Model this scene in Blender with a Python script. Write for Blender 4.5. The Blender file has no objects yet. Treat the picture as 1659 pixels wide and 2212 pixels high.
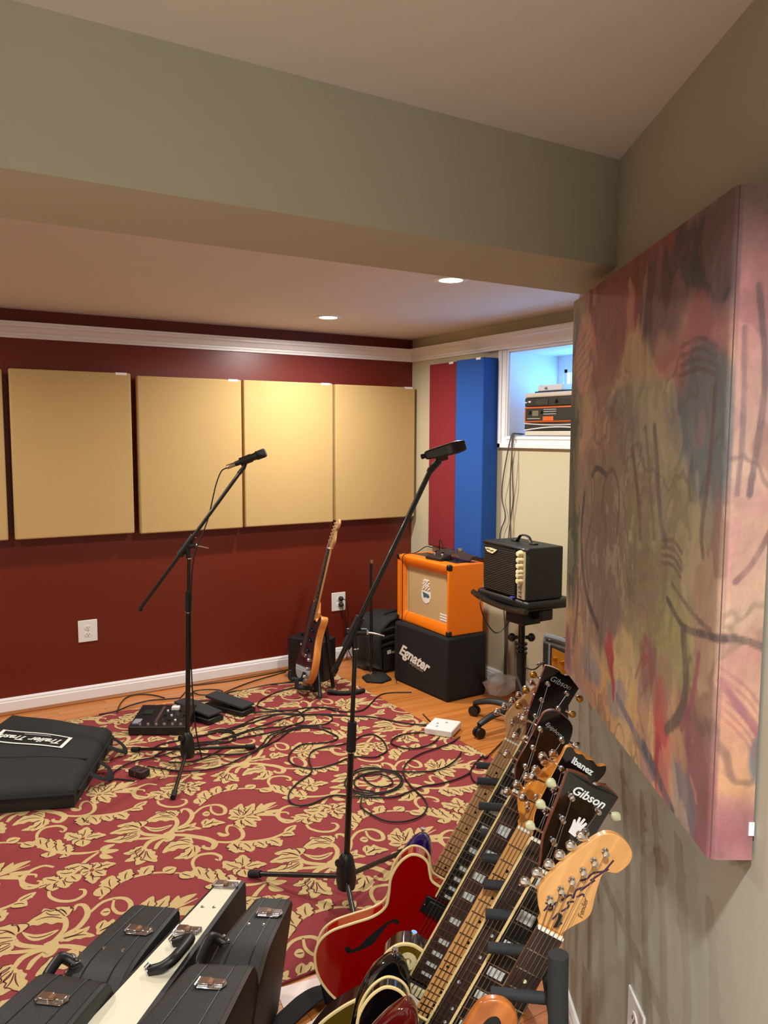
import bpy, bmesh, math, random, json
import numpy as np
from mathutils import Vector, Matrix
random.seed(7); np.random.seed(7)
S = bpy.context.scene; C = S.collection
PI = math.pi
# ------------------------------------------------------------------ camera, world, light levels
cam = bpy.data.cameras.new('camera'); co = bpy.data.objects.new('camera', cam); C.objects.link(co)
cam.sensor_width = 36; cam.lens = 36 * 1724.72 / 2212; cam.clip_start = .02
_r = Vector((0.85191807, -0.52366272, 0.00359954)); _u = Vector((0.04674313, 0.0828865, 0.99546216)); _f = Vector((0.52158477, 0.84788395, -0.09509014))
co.matrix_world = Matrix(((_r.x, _u.x, -_f.x, 0), (_r.y, _u.y, -_f.y, 0), (_r.z, _u.z, -_f.z, 1.55), (0, 0, 0, 1)))
S.camera = co
S.view_settings.view_transform = 'Standard'; S.view_settings.look = 'None'; S.view_settings.gamma = 1
S.view_settings.use_curve_mapping = False; S.view_settings.exposure = 0.0
S.cycles.use_denoising = True; S.cycles.max_bounces = 8; S.cycles.diffuse_bounces = 5; S.cycles.sample_clamp_indirect = 6
W = bpy.data.worlds.new('world'); S.world = W; W.use_nodes = True
W.node_tree.nodes['Background'].inputs[0].default_value = (0.13, 0.46, 0.95, 1); W.node_tree.nodes['Background'].inputs[1].default_value = 5.0
CAN_POWER = 25.0; CAN_NEAR = 27.0
CAN_COLOR = (1.0, .955, .89); NEAR_COLOR = (1.0, .975, .95)
CANS = [  # x, y, power, in view
    (2.155, 4.118, CAN_POWER, 1), (2.091, 2.855, CAN_POWER, 1), (-.45, 4.13, CAN_POWER * .8, 0), (-.45, 2.86, CAN_POWER * .8, 0),
    (.23, .12, CAN_NEAR, 0), (-1.2, .12, CAN_NEAR, 0)]
Hc = 2.222; YB = 4.774; XR = 3.168
KN = .862; YF = 1.4214 * KN; YK = 1.7434 * KN; ZB = 1.55 + .4167 * KN; HN = 1.55 + .672 * KN     # the front part of the room has a lower ceiling
NA = .5554; P0 = Vector((1.5447, 1.4214, 0)); PW = P0 * KN; DD = Vector((math.sin(NA), math.cos(NA), 0)); NN = Vector((-math.cos(NA), math.sin(NA), 0))
def NW(s, o, z): return P0 + DD * s + NN * o + Vector((0, 0, z))      # rack frame: along the rack, out towards the room, up
def NV(s, o, z): return PW + DD * s + NN * o + Vector((0, 0, z))      # near wall: along it, out from it, up
# ------------------------------------------------------------------ helpers
def lin(c):
    return tuple((x / 12.92 if x <= .04045 else ((x + .055) / 1.055) ** 2.4) for x in c)
MATS = {}
def mat(name, rgb=(128, 128, 128), rough=.5, metal=0, coat=0, bump=0, bscale=200, var=0, vscale=8, spec=.5, emit=0, rnd=0, sheen=0):
    if name in MATS: return MATS[name]
    m = bpy.data.materials.new(name); m.use_nodes = True; nt = m.node_tree; b = nt.nodes['Principled BSDF']
    c = lin([x / 255 for x in rgb]) + (1,)
    b.inputs['Base Color'].default_value = c; b.inputs['Roughness'].default_value = rough; b.inputs['Metallic'].default_value = metal
    b.inputs['Coat Weight'].default_value = coat; b.inputs['Coat Roughness'].default_value = .06; b.inputs['Specular IOR Level'].default_value = spec
    if sheen: b.inputs['Sheen Weight'].default_value = sheen
    if emit: b.inputs['Emission Color'].default_value = c; b.inputs['Emission Strength'].default_value = emit
    if bump or var or rnd: tc = nt.nodes.new('ShaderNodeTexCoord')
    if var or rnd:
        mx = nt.nodes.new('ShaderNodeHueSaturation'); mx.inputs['Color'].default_value = c
        mr = nt.nodes.new('ShaderNodeMapRange'); mr.inputs[3].default_value = 1 - (var or rnd); mr.inputs[4].default_value = 1 + (var or rnd)
        if rnd:
            oi = nt.nodes.new('ShaderNodeObjectInfo'); nt.links.new(oi.outputs['Random'], mr.inputs[0])
        else:
            n = nt.nodes.new('ShaderNodeTexNoise'); n.inputs['Scale'].default_value = vscale; n.inputs['Detail'].default_value = 4
            nt.links.new(tc.outputs['Object'], n.inputs['Vector']); nt.links.new(n.outputs[0], mr.inputs[0]); mr.inputs[1].default_value = .3; mr.inputs[2].default_value = .7
        nt.links.new(mr.outputs[0], mx.inputs['Value']); nt.links.new(mx.outputs[0], b.inputs['Base Color'])
    if bump:
        n = nt.nodes.new('ShaderNodeTexNoise'); n.inputs['Scale'].default_value = bscale; n.inputs['Detail'].default_value = 3
        nt.links.new(tc.outputs['Object'], n.inputs['Vector'])
        bp = nt.nodes.new('ShaderNodeBump'); bp.inputs['Strength'].default_value = bump; bp.inputs['Distance'].default_value = .004
        nt.links.new(n.outputs[0], bp.inputs['Height']); nt.links.new(bp.outputs[0], b.inputs['Normal'])
    MATS[name] = m; return m
def wood(name, dark, light, scale=(2, 30, 30), rough=.35, coat=0, rnd=0):
    if name in MATS: return MATS[name]
    m = mat(name, light, rough, coat=coat); nt = m.node_tree; b = nt.nodes['Principled BSDF']
    tc = nt.nodes.new('ShaderNodeTexCoord'); mp = nt.nodes.new('ShaderNodeMapping'); mp.inputs['Scale'].default_value = scale
    n = nt.nodes.new('ShaderNodeTexNoise'); n.inputs['Scale'].default_value = 1; n.inputs['Detail'].default_value = 6; n.inputs['Distortion'].default_value = .6
    r = nt.nodes.new('ShaderNodeValToRGB'); r.color_ramp.elements[0].position = .3; r.color_ramp.elements[1].position = .7
    r.color_ramp.elements[0].color = lin([x / 255 for x in dark]) + (1,); r.color_ramp.elements[1].color = lin([x / 255 for x in light]) + (1,)
    nt.links.new(mp.outputs[0], n.inputs['Vector']); nt.links.new(n.outputs[0], r.inputs[0])
    out = r.outputs[0]
    if rnd:
        oi = nt.nodes.new('ShaderNodeObjectInfo'); hs = nt.nodes.new('ShaderNodeHueSaturation'); mr = nt.nodes.new('ShaderNodeMapRange')
        mr.inputs[3].default_value = 1 - rnd; mr.inputs[4].default_value = 1 + rnd
        nt.links.new(oi.outputs['Random'], mr.inputs[0]); nt.links.new(mr.outputs[0], hs.inputs['Value']); nt.links.new(out, hs.inputs['Color']); out = hs.outputs[0]
        ad = nt.nodes.new('ShaderNodeVectorMath'); ad.operation = 'ADD'; ml = nt.nodes.new('ShaderNodeMath'); ml.operation = 'MULTIPLY'; ml.inputs[1].default_value = 37
        nt.links.new(oi.outputs['Random'], ml.inputs[0]); nt.links.new(tc.outputs['Generated'], ad.inputs[0]); nt.links.new(ml.outputs[0], ad.inputs[1]); nt.links.new(ad.outputs[0], mp.inputs[0])
    else: nt.links.new(tc.outputs['Object'], mp.inputs[0])
    nt.links.new(out, b.inputs['Base Color'])
    return m
class MB:
    def __init__(s): s.v = []; s.f = []
    def add(s, vs, fs, M=None):
        o = len(s.v)
        s.v += [tuple(M @ Vector(v)) if M else tuple(v) for v in vs]; s.f += [tuple(i + o for i in f) for f in fs]; return s
    def box(s, c, d, M=None, taper=1):
        x, y, z = d[0] / 2, d[1] / 2, d[2] / 2; t = taper
        vs = [(c[0] + a * x * (t if e > 0 else 1), c[1] + b * y * (t if e > 0 else 1), c[2] + e * z) for e in (-1, 1) for b in (-1, 1) for a in (-1, 1)]
        return s.add(vs, [(0, 2, 3, 1), (4, 5, 7, 6), (0, 1, 5, 4), (1, 3, 7, 5), (3, 2, 6, 7), (2, 0, 4, 6)], M)
    def lohi(s, a, b, M=None): return s.box([(p + q) / 2 for p, q in zip(a, b)], [abs(q - p) for p, q in zip(a, b)], M)
    def hexa(s, b, t):   # 4 bottom, 4 top corners, same order
        return s.add(list(b) + list(t), [(3, 2, 1, 0), (4, 5, 6, 7), (0, 1, 5, 4), (1, 2, 6, 5), (2, 3, 7, 6), (3, 0, 4, 7)])
    def prism(s, pts, z0, z1, M=None):
        n = len(pts); vs = [(p[0], p[1], z0) for p in pts] + [(p[0], p[1], z1) for p in pts]
        return s.add(vs, [tuple(range(n))[::-1], tuple(range(n, 2 * n))] + [(i, (i + 1) % n, n + (i + 1) % n, n + i) for i in range(n)], M)
    def rings(s, rings, M=None, cap=True, closed=True):
        n = len(rings[0]); vs = [p for r in rings for p in r]; fs = []
        for k in range(len(rings) - 1):
            for i in range(n if closed else n - 1):
                j = (i + 1) % n; fs.append((k * n + i, k * n + j, (k + 1) * n + j, (k + 1) * n + i))
        if cap: fs += [tuple(range(n))[::-1], tuple(range((len(rings) - 1) * n, len(rings) * n))]
        return s.add(vs, fs, M)
    def lathe(s, prof, n=16, M=None):   # (radius, z)
        return s.rings([[(r * math.cos(2 * PI * i / n), r * math.sin(2 * PI * i / n), z) for i in range(n)] for r, z in prof], M)
    def cyl(s, a, b, r, r2=None, n=12):
        return s.tube([a, b], r, n, r2)
    def tube(s, path, r, n=8, r2=None, closed=False, flat=1):
        P = [Vector(p) for p in path]; m = len(P); rg = []; up = None
        for i in range(m):
            t = (P[(i + 1) % m] - P[i - 1]) if closed else (P[min(i + 1, m - 1)] - P[max(i - 1, 0)])
            t = t.normalized() if t.length > 1e-9 else Vector((0, 0, 1))
            if up is None: up = Vector((0, 0, 1)) if abs(t.z) < .9 else Vector((1, 0, 0))
            x = t.cross(up); x = x.normalized() if x.length > 1e-6 else t.orthogonal().normalized()
            y = x.cross(t).normalized(); up = y
            rr = r if r2 is None else r + (r2 - r) * i / max(1, m - 1)
            rg.append([tuple(P[i] + (x * math.cos(2 * PI * k / n) + y * math.sin(2 * PI * k / n) * flat) * rr) for k in range(n)])
        if closed: rg.append(rg[0]); return s.rings(rg, cap=False)
        return s.rings(rg)
    def sphere(s, c, r, n=12, m=8, sc=(1, 1, 1)):
        return s.rings([[(c[0] + sc[0] * r * math.sin(PI * j / m) * math.cos(2 * PI * i / n), c[1] + sc[1] * r * math.sin(PI * j / m) * math.sin(2 * PI * i / n), c[2] - sc[2] * r * math.cos(PI * j / m)) for i in range(n)] for j in [.05] + list(range(1, m)) + [m - .05]])
    def build(s, name, m, parent=None, bevel=0, seg=2, smooth=False, loc=None, M=None, **tags):
        me = bpy.data.meshes.new(name); me.from_pydata(s.v, [], s.f); me.validate()
        bm = bmesh.new(); bm.from_mesh(me); bmesh.ops.recalc_face_normals(bm, faces=bm.faces); bm.to_mesh(me); bm.free()
        me.materials.append(m); o = bpy.data.objects.new(name, me); C.objects.link(o)
        if smooth:
            me.polygons.foreach_set('use_smooth', [True] * len(me.polygons)); me.set_sharp_from_angle(angle=.7)
        if bevel:
            b = o.modifiers.new('bevel', 'BEVEL'); b.width = bevel; b.segments = seg; b.limit_method = 'ANGLE'; b.angle_limit = .6
            me.polygons.foreach_set('use_smooth', [True] * len(me.polygons)); me.set_sharp_from_angle(angle=.9)
        if parent: o.parent = parent
        if M is not None: o.matrix_local = M
        if loc: o.location = loc
        for k, v in tags.items(): o[k] = v
        return o
def thing(name, label, cat, loc=(0, 0, 0), rz=0, group=None, M=None):
    o = bpy.data.objects.new(name, None); C.objects.link(o); o.empty_display_size = .05
    if M is not None: o.matrix_world = M
    else: o.location = loc; o.rotation_euler = (0, 0, rz)
    o['label'] = label; o['category'] = cat
    if group: o['group'] = group
    return o
def tag(o, label, cat, group=None):
    o['label'] = label; o['category'] = cat
    if group: o['group'] = group
    return o
def struct(o): o['kind'] = 'structure'; return o
def text(name, s, size, m, M, parent=None, shear=0, depth=.0006, align='CENTER', space=1, bold=0):
    cu = bpy.data.curves.new(name, 'FONT'); cu.body = s; cu.size = size; cu.shear = shear; cu.extrude = depth; cu.align_x = align; cu.align_y = 'CENTER'; cu.space_character = space; cu.offset = bold
    cu.resolution_u = 3; cu.materials.append(m); o = bpy.data.objects.new(name, cu); C.objects.link(o)
    if parent: o.parent = parent
    o.matrix_local = M; bpy.context.view_layer.update()
    me = bpy.data.meshes.new_from_object(o); mo = bpy.data.objects.new(name, me); C.objects.link(mo); mo.parent = parent; mo.matrix_local = M
    bpy.data.objects.remove(o); return mo
def frame(o, x, y, z):   # matrix from origin and axes
    x, y, z = Vector(x), Vector(y), Vector(z)
    return Matrix(((x.x, y.x, z.x, o[0]), (x.y, y.y, z.y, o[1]), (x.z, y.z, z.z, o[2]), (0, 0, 0, 1)))
def crom(pts, n=6, closed=False):
    P = [Vector(p) for p in pts]
    if closed: P = [P[-1]] + P + P[:2]
    else: P = [2 * P[0] - P[1]] + P + [2 * P[-1] - P[-2]]
    o = []
    for i in range(1, len(P) - 2):
        a, b, c, d = P[i - 1:i + 3]
        for k in range(n):
            t = k / n; o.append(.5 * (2 * b + (c - a) * t + (2 * a - 5 * b + 4 * c - d) * t * t + (3 * b - a - 3 * c + d) * t ** 3))
    if not closed: o.append(P[-2])
    return o
def inset(pts, d):
    n = len(pts); o = []
    A = sum(pts[i][0] * pts[(i + 1) % n][1] - pts[(i + 1) % n][0] * pts[i][1] for i in range(n)); sg = 1 if A > 0 else -1
    for i in range(n):
        a, b = pts[i - 1], pts[(i + 1) % n]; tx, ty = b[0] - a[0], b[1] - a[1]; l = math.hypot(tx, ty) or 1
        o.append((pts[i][0] - ty / l * d * sg, pts[i][1] + tx / l * d * sg))
    return o
# ------------------------------------------------------------------ materials
M_ceil = mat('ceiling_paint', (220, 215, 212), .9, bump=.05, bscale=120)
M_grey = mat('greige_paint', (180, 179, 162), .8, bump=.05, bscale=120)
M_red = mat('red_wall_paint', (108, 35, 21), .36, bump=.06, bscale=160)
M_off = mat('offwhite_paint', (226, 222, 212), .8); M_bounce = mat('pale_bounce_sheet', (196, 188, 172), .95, bump=.4, bscale=300)
M_white = mat('white_trim_paint', (242, 242, 243), .4)
M_jamb = mat('white_jamb_paint', (225, 230, 238), .6)
M_blk = mat('black_plastic', (22, 22, 23), .42); M_blkm = mat('black_metal', (16, 16, 17), .3, metal=.0, coat=.25)
M_rub = mat('black_rubber', (20, 20, 20), .75); M_tol = mat('black_tolex', (21, 22, 23), .5, bump=.35, bscale=420)
M_cloth = mat('black_nylon', (31, 33, 32), .78, bump=.3, bscale=600); M_cloth2 = mat('black_cover_fabric', (16, 16, 17), .85, bump=.2, bscale=500)
M_chr = mat('chrome', (225, 225, 228), .12, metal=1); M_nick = mat('worn_nickel', (190, 180, 165), .28, metal=1); M_gold = mat('gold_metal', (205, 160, 80), .25, metal=1)
M_cream = mat('cream_plastic', (236, 226, 178), .4); M_wht = mat('white_plastic', (235, 235, 232), .4); M_ink = mat('white_print', (238, 236, 228), .6)
M_cable = mat('black_cable', (15, 15, 16), .5); M_foam = mat('black_foam', (38, 41, 43), .8, bump=.2, bscale=500)
# ------------------------------------------------------------------ structure
def slab(name, lo, hi, m, M=None): return struct(MB().lohi(lo, hi, M).build(name, m))
floor = slab('floor', (-3.6, -1.4, -.12), (XR + .1, YB + .1, -.006), mat('subfloor', (120, 80, 45), .7))
struct(MB().lohi((-3.6, YF, Hc), (XR + .1, YB + .1, Hc + .1)).lohi((-3.6, -1.4, HN), (XR + .1, YF + .02, HN + .1)).build('ceiling', M_ceil))
slab('wall_back', (-3.6, YB, 0), (XR + .1, YB + .1, Hc), M_red)
slab('wall_left', (-3.6, -1.4, 0), (-3.5, YB, Hc), M_off)
slab('wall_rear', (-3.5, -1.4, 0), (1.2, -1.3, Hc), M_off)
slab('trim_9', (-3.5, -1.3, -.006), (.2, .75, .004), M_bounce)  # unseen pale floor sheet, added to bounce light up to the near ceiling
# window wall on the right, with an opening
wy0, wy1, wz0, wz1 = 2.62, 3.72, 1.55, 2.05
w = MB().lohi((XR, YK, 0), (XR + .1, YB, wz0)).lohi((XR, YK, wz1), (XR + .1, YB, Hc)).lohi((XR, YK, wz0), (XR + .1, wy0, wz1)).lohi((XR, wy1, wz0), (XR + .1, YB, wz1))
struct(w.build('wall_right', mat('beige_paint', (205, 196, 164), .8, bump=.05, bscale=120)))
# near wall, standing at an angle, ends at the return wall
e = .379 * KN
a = [NV(e, 0, 0), NV(-2.9, 0, 0), NV(-2.9, -.1, 0), NV(e + .0, -.16, 0)]
struct(MB().prism([(p.x, p.y) for p in a], 0, Hc).build('wall_near', M_grey))
q = NV(e, -.001, 0)
slab('wall_return', (q.x, YK - .1, 0), (XR + .1, YK, Hc), M_grey)
bx0 = PW.x; bx1 = q.x
struct(MB().prism([(-3.5, YF), (bx0, YF), (bx1, YK), (-3.5, YK)], ZB, Hc + .001).build('beam', mat('beam_paint', (182, 180, 165), .85, bump=.05, bscale=120)))
# crown moulding: stepped profile swept along the back and right walls
prof = [(0, 0), (.012, 0), (.012, .012), (.02, .014), (.02, .026), (.03, .030), (.048, .052), (.058, .058), (.058, .068), (.07, .070), (.07, .082), (0, .082)]
def crown(name, P, Q, nrm, z, m0=0, m1=0, sc=1):
    P, Q, nrm = Vector(P), Vector(Q), Vector(nrm); t = (Q - P).normalized()
    R0 = [tuple(P + nrm * d * sc + t * d * m0 * sc + Vector((0, 0, z + h))) for d, h in prof]; R1 = [tuple(Q + nrm * d * sc - t * d * m1 * sc + Vector((0, 0, z + h))) for d, h in prof]
    return struct(MB().rings([R0, R1]).build(name, M_white))
cz = 2.068
crown('trim_1', (-3.5, YB, 0), (XR, YB, 0), (0, -1, 0), cz, 0, 1)
crown('trim_2', (XR, YB, 0), (XR, 3.93, 0), (-1, 0, 0), cz, 1, 0)
crown('trim_3', (XR - .03, 3.93, 0), (XR - .03, wy0 - .3, 0), (-1, 0, 0), cz - .004, -.5, 0, 1.1)
struct(MB().lohi((XR - .03, wy0 - .3, cz), (XR, 3.93, cz + .078)).build('trim_4', M_white))
# window: casing, jambs, frame, glass
win = struct(bpy.data.objects.new('window_1', None)); C.objects.link(win); win.location = (XR, 3.2, 1.8)
def wl(mb, name, m, **k):
    o = mb.build(name, m, **k); o.parent = win; o.matrix_parent_inverse = Matrix.Translation((-XR, -3.2, -1.8)); return o
def casing(lo, hi, hi2, ax):  # two-step board
    return MB().lohi(lo, hi)
wl(MB().lohi((XR - .016, wy1, wz0 - .07), (XR, wy1 + .078, cz - .002)).lohi((XR - .026, wy1 + .05, wz0 - .07), (XR - .016, wy1 + .078, cz - .002)).lohi((XR - .021, wy1 + .01, wz0), (XR - .016, wy1 + .02, cz - .002)), 'casing', M_white, bevel=.003)
wl(MB().lohi((XR - .016, wy0 - .07, wz0 - .07), (XR, wy1, wz0)).lohi((XR - .026, wy0 - .07, wz0 - .07), (XR - .016, wy1 + .078, wz0 - .042)).lohi((XR - .021, wy0, wz0 - .02), (XR - .016, wy1, wz0 - .01)), 'casing', M_white, bevel=.003)
wl(MB().lohi((XR - .016, wy0 - .07, wz1), (XR, wy1, cz)), 'casing', M_white)
wl(MB().lohi((XR - .016, wy0 - .078, wz0 - .07), (XR, wy0, cz)), 'casing', M_white)
xe = XR + .385
wl(MB().lohi((XR - .01, wy0, wz0 - .05), (xe + .1, wy1 + .05, wz0)), 'sill', M_jamb)
wl(MB().lohi((XR - .004, wy1 - .006, wz0), (xe + .1, wy1 - .0005, wz1)).lohi((XR + .101, wy1 - .001, wz0), (xe + .1, wy1 + .05, wz1)), 'jamb', M_jamb); wl(MB().lohi((XR + .101, wy0 - .05, wz0), (xe + .1, wy0, wz1)), 'jamb', M_jamb)
wl(MB().lohi((XR + .101, wy0 - .05, wz1), (xe + .1, wy1 + .05, wz1 + .05)).lohi((XR - .004, wy0, wz1 - .006), (xe + .1, wy1, wz1 - .0005)), 'jamb', M_jamb)
fm = MB()
for (y0, y1, z0, z1) in ((wy0, wy0 + .06, wz0, wz1), (wy1 - .05, wy1, wz0, wz1), (wy0, wy1, wz0, wz0 + .14), (wy0, wy1, wz1 - .09, wz1), (3.15, 3.2, wz0, wz1)):
    fm.lohi((xe + .002 * len(fm.v) / 8, y0, z0), (xe + .06, y1, z1))
wl(fm, 'window_frame', M_white, bevel=.004)
for y0, y1 in ((wy0 + .06, 3.15), (3.2, wy1 - .05)):
    wl(MB().lohi((xe + .012, y0, wz0 + .14), (xe + .03, y0 + .022, wz1 - .09)).lohi((xe + .012, y1 - .022, wz0 + .14), (xe + .03, y1, wz1 - .09)).lohi((xe + .012, y0, wz0 + .14), (xe + .03, y1, wz0 + .16)).lohi((xe + .012, y0, wz1 - .11), (xe + .03, y1, wz1 - .09)), 'sash', M_white)
gm = bpy.data.materials.new('window_glass'); gm.use_nodes = True; nt = gm.node_tree; nt.nodes.clear()
o_ = nt.nodes.new('ShaderNodeOutputMaterial'); mx = nt.nodes.new('ShaderNodeMixShader'); tr = nt.nodes.new('ShaderNodeBsdfTransparent'); gl = nt.nodes.new('ShaderNodeBsdfGlossy'); gl.inputs['Roughness'].default_value = .02; mx.inputs[0].default_value = .07
nt.links.new(tr.outputs[0], mx.inputs[1]); nt.links.new(gl.outputs[0], mx.inputs[2]); nt.links.new(mx.outputs[0], o_.inputs[0])
for y0, y1 in ((wy0 + .08, 3.13), (3.22, wy1 - .07)): wl(MB().lohi((xe + .02, y0, wz0 + .15), (xe + .024, y1, wz1 - .1)), 'pane', gm)
# daylight falling in through the window
dl = bpy.data.lights.new('window_daylight', 'AREA'); dl.shape = 'RECTANGLE'; dl.size = 1.06; dl.size_y = .36; dl.energy = 12; dl.color = (.14, .46, 1.0)
do = bpy.data.objects.new('window_daylight', dl); C.objects.link(do); do.matrix_world = frame((xe + .075, 3.17, 1.83), (0, 1, 0), (0, 0, 1), (1, 0, 0)); 
# baseboards with a stained quarter round
M_shoe = mat('stained_quarter_round', (150, 92, 44), .4)
def baseb(i, nm, P, Q, nrm):
    P, Q, nrm = Vector(P), Vector(Q), Vector(nrm)
    pr = [(0, 0), (.015, 0), (.015, .068), (.012, .074), (.012, .082), (.007, .092), (0, .092)]
    struct(MB().rings([[tuple(E + nrm * d + Vector((0, 0, h))) for d, h in pr] for E in (P, Q)]).build('baseboard_' + nm, M_white))
    pr = [(.015, 0), (.032, 0), (.031, .007), (.026, .013), (.015, .018)]
    struct(MB().rings([[tuple(E + nrm * d + Vector((0, 0, h))) for d, h in pr] for E in (P, Q)]).build('trim_%d' % i, M_shoe))
baseb(5, 'back', (-3.5, YB, 0), (XR, YB, 0), (0, -1, 0)); baseb(6, 'right', (XR, YB - .033, 0), (XR, YK, 0), (-1, 0, 0))
baseb(7, 'near', NV(e, 0, 0), NV(-2.7, 0, 0), NN)
# floor boards where the floor shows
M_floor = wood('oak_floor', (176, 98, 40), (212, 140, 70), (1.2, 9, 9), .3, rnd=.1)
bd = MB().box((.5, .5, -.003), (1, 1, .006)); pm = bd.build('floor_board', M_floor, parent=floor)
pm.modifiers.clear(); bmesh0 = pm.data; nb = 0
bw = .066; RUG = (-.85, 1.955, 2.395, 4.475)
y = .9; row = 0
while y < YB - .015:
    y1 = min(y + bw, YB - .015); spans = [(-1.6, XR - .015)]
    if y > RUG[1] + .06 and y1 < RUG[3] - .06: spans = [(RUG[2] - .06, XR - .015)]
    for s0, s1 in spans:
        x = s0 - random.uniform(0, .5)
        while x < s1:
            L = random.uniform(.7, 1.25); x1 = min(x + L, s1); xs = max(x, s0)
            if x1 - xs > .02:
                if row > .36 * (xs + 9) and False: pass
                o = pm if nb == 0 else pm.copy()
                if nb: C.objects.link(o)
                o.parent = floor; o.scale = (x1 - xs - .0012, y1 - y - .0012, 1); o.location = (xs, y, random.uniform(-.0006, 0)); nb += 1
            x += L
    y += bw; row += 1
# ------------------------------------------------------------------ recessed lights
def can_light(i, x, y, power, seen):
    zc = HN if y < YF else Hc
    t = thing('recessed_light', ['', 'lit round recessed ceiling light nearest the red wall', 'lit round recessed ceiling light nearest the beam', 'round recessed ceiling light left of the view by the red wall', 'round recessed ceiling light left of the view by the beam', 'round recessed ceiling light above the viewer', 'round recessed ceiling light to the left of the viewer'][i], 'ceiling light', (x, y, zc), group='recessed ceiling lights')
    MB().lathe([(.052, -.0005), (.052, -.004), (.068, -.006), (.076, -.004), (.078, 0)], 32).build('trim_ring', M_white, t, smooth=True)
    em = mat('lamp_lens', (255, 244, 225), .5, emit=9)
    MB().lathe([(.051, -.0035), (.03, -.0032), (.001, -.003)], 32).build('lens', em, t)
    l = bpy.data.lights.new('lamp', 'AREA'); l.shape = 'DISK'; l.size = .1; l.energy = power; l.color = NEAR_COLOR if y < YF else CAN_COLOR
    lo = bpy.data.objects.new('lamp', l); C.objects.link(lo); lo.parent = t; lo.location = (0, 0, -.008); lo.data.spread = math.radians(142 if y < YF else 168)
for i, cdat in enumerate(CANS): can_light(i + 1, *cdat)
# ------------------------------------------------------------------ acoustic panels
M_yel = mat('mustard_panel_fabric', (203, 171, 113), .9, bump=.5, bscale=900, var=.03, vscale=500)
M_tag = mat('white_tag', (245, 245, 245), .5)
def panel(label, lo, hi, m, axis, tg, rz=0):
    c = Vector([(a + b) / 2 for a, b in zip(lo, hi)]); base = Vector((c.x, c.y, lo[2]))
    t = thing('acoustic_panel', label, 'wall panel', base, rz, group='acoustic wall panels')
    h = [(b - a) / 2 for a, b in zip(lo, hi)]
    MB().lohi((-h[0], -h[1], 0), (h[0], h[1], hi[2] - lo[2])).build('fabric_face', m, t, bevel=.008, seg=3)
    Hh = hi[2] - lo[2]
    if axis == 'y': MB().lohi((h[0] - .085, -h[1] - .0015, Hh - .012), (h[0] - .022, -h[1] + .03, Hh + .0015)).build('tag', M_tag, t)
    else: MB().lohi((-h[0] - .0015, -h[1] + .03, Hh - .012), (-h[0] + .03, -h[1] + .075, Hh + .0015)).build('tag', M_tag, t)
    mb = MB()
    if axis == 'y':
        for sx in (-1, 1): mb.lohi((sx * h[0] * .6 - .03, h[1], Hh * .1), (sx * h[0] * .6 + .03, YB - c.y, Hh * .9))
    else: mb.lohi((h[0], -h[1] * .5, Hh * .2), (XR - c.x, h[1] * .5, Hh * .8))
    mb.build('mounting_block', M_blk, t)
yl = ['mustard fabric panel cut off by the left edge, leftmost of five', 'mustard fabric panel left of the panel behind the left microphone stand', 'mustard fabric panel behind the boom of the left microphone stand, third of five', 'mustard fabric panel behind the left microphone head, fourth of five', 'mustard fabric panel nearest the room corner, last of five']
for (x0, x1, z0, z1), lb in zip([(-.12, .514, .981, 1.894), (.548, 1.184, .980, 1.900), (1.219, 1.853, .972, 1.889), (1.868, 2.492, .974, 1.890), (2.510, 3.141, .979, 1.887)], yl):
    panel(lb, (x0, 4.694, z0), (x1, 4.742, z1), M_yel, 'y', 0)
panel('tall narrow dark red fabric panel by the room corner', (3.118, 4.190, .80), (XR - .012, 4.490, 2.027), mat('crimson_panel_fabric', (138, 34, 44), .9, bump=.4, bscale=900), 'x', 0)
panel('tall thick royal blue fabric panel beside the window', (3.048, 3.815, .80), (XR - .004, 4.100, 2.022), mat('blue_panel_fabric', (30, 84, 168), .9, bump=.4, bscale=900), 'x', 0, -.02)
# ------------------------------------------------------------------ outlets
def outlet(label, M, plugs=0, w=.107, h=.128):
    t = thing('wall_outlet', label, 'outlet', M=M)
    MB().box((0, 0, .003), (w, h, .006)).build('cover_plate', M_wht, t, bevel=.003)
    for s in (-1, 1):
        MB().prism([(.017 * math.cos(2 * PI * k / 16), s * .02 + .0145 * math.sin(2 * PI * k / 16)) for k in range(16)], .005, .0085).build('socket', M_wht, t)
        if plugs:
            MB().lathe([(.017, .0085), (.017, .022), (.012, .032), (.006, .036)], 14, Matrix.Translation((.012, s * .021, 0))).build('plug', M_blk, t, smooth=True)
        else: MB().box((-.006, s * .02 + .002, .009), (.002, .007, .001)).box((.006, s * .02 + .002, .009), (.002, .006, .001)).box((0, s * .02 - .007, .009), (.004, .004, .001)).build('slots', M_blk, t)
    MB().lathe([(.003, .006), (.003, .0075), (.001, .008)], 8).build('screw', M_nick, t)
fb = lambda x, z: frame((x, YB, z), (1, 0, 0), (0, 0, 1), (0, -1, 0))
outlet('white wall outlet on the red wall, empty, left of the left microphone stand', fb(.92, .417))
outlet('white wall outlet with two black plugs, beside the blue guitar', fb(2.57, .413), 1)
outlet('white wall outlet low on the near grey wall, at the bottom right', frame(NV(-.308, 0, .415), -DD, (0, 0, 1), NN), 0, .095, .12)
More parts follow.
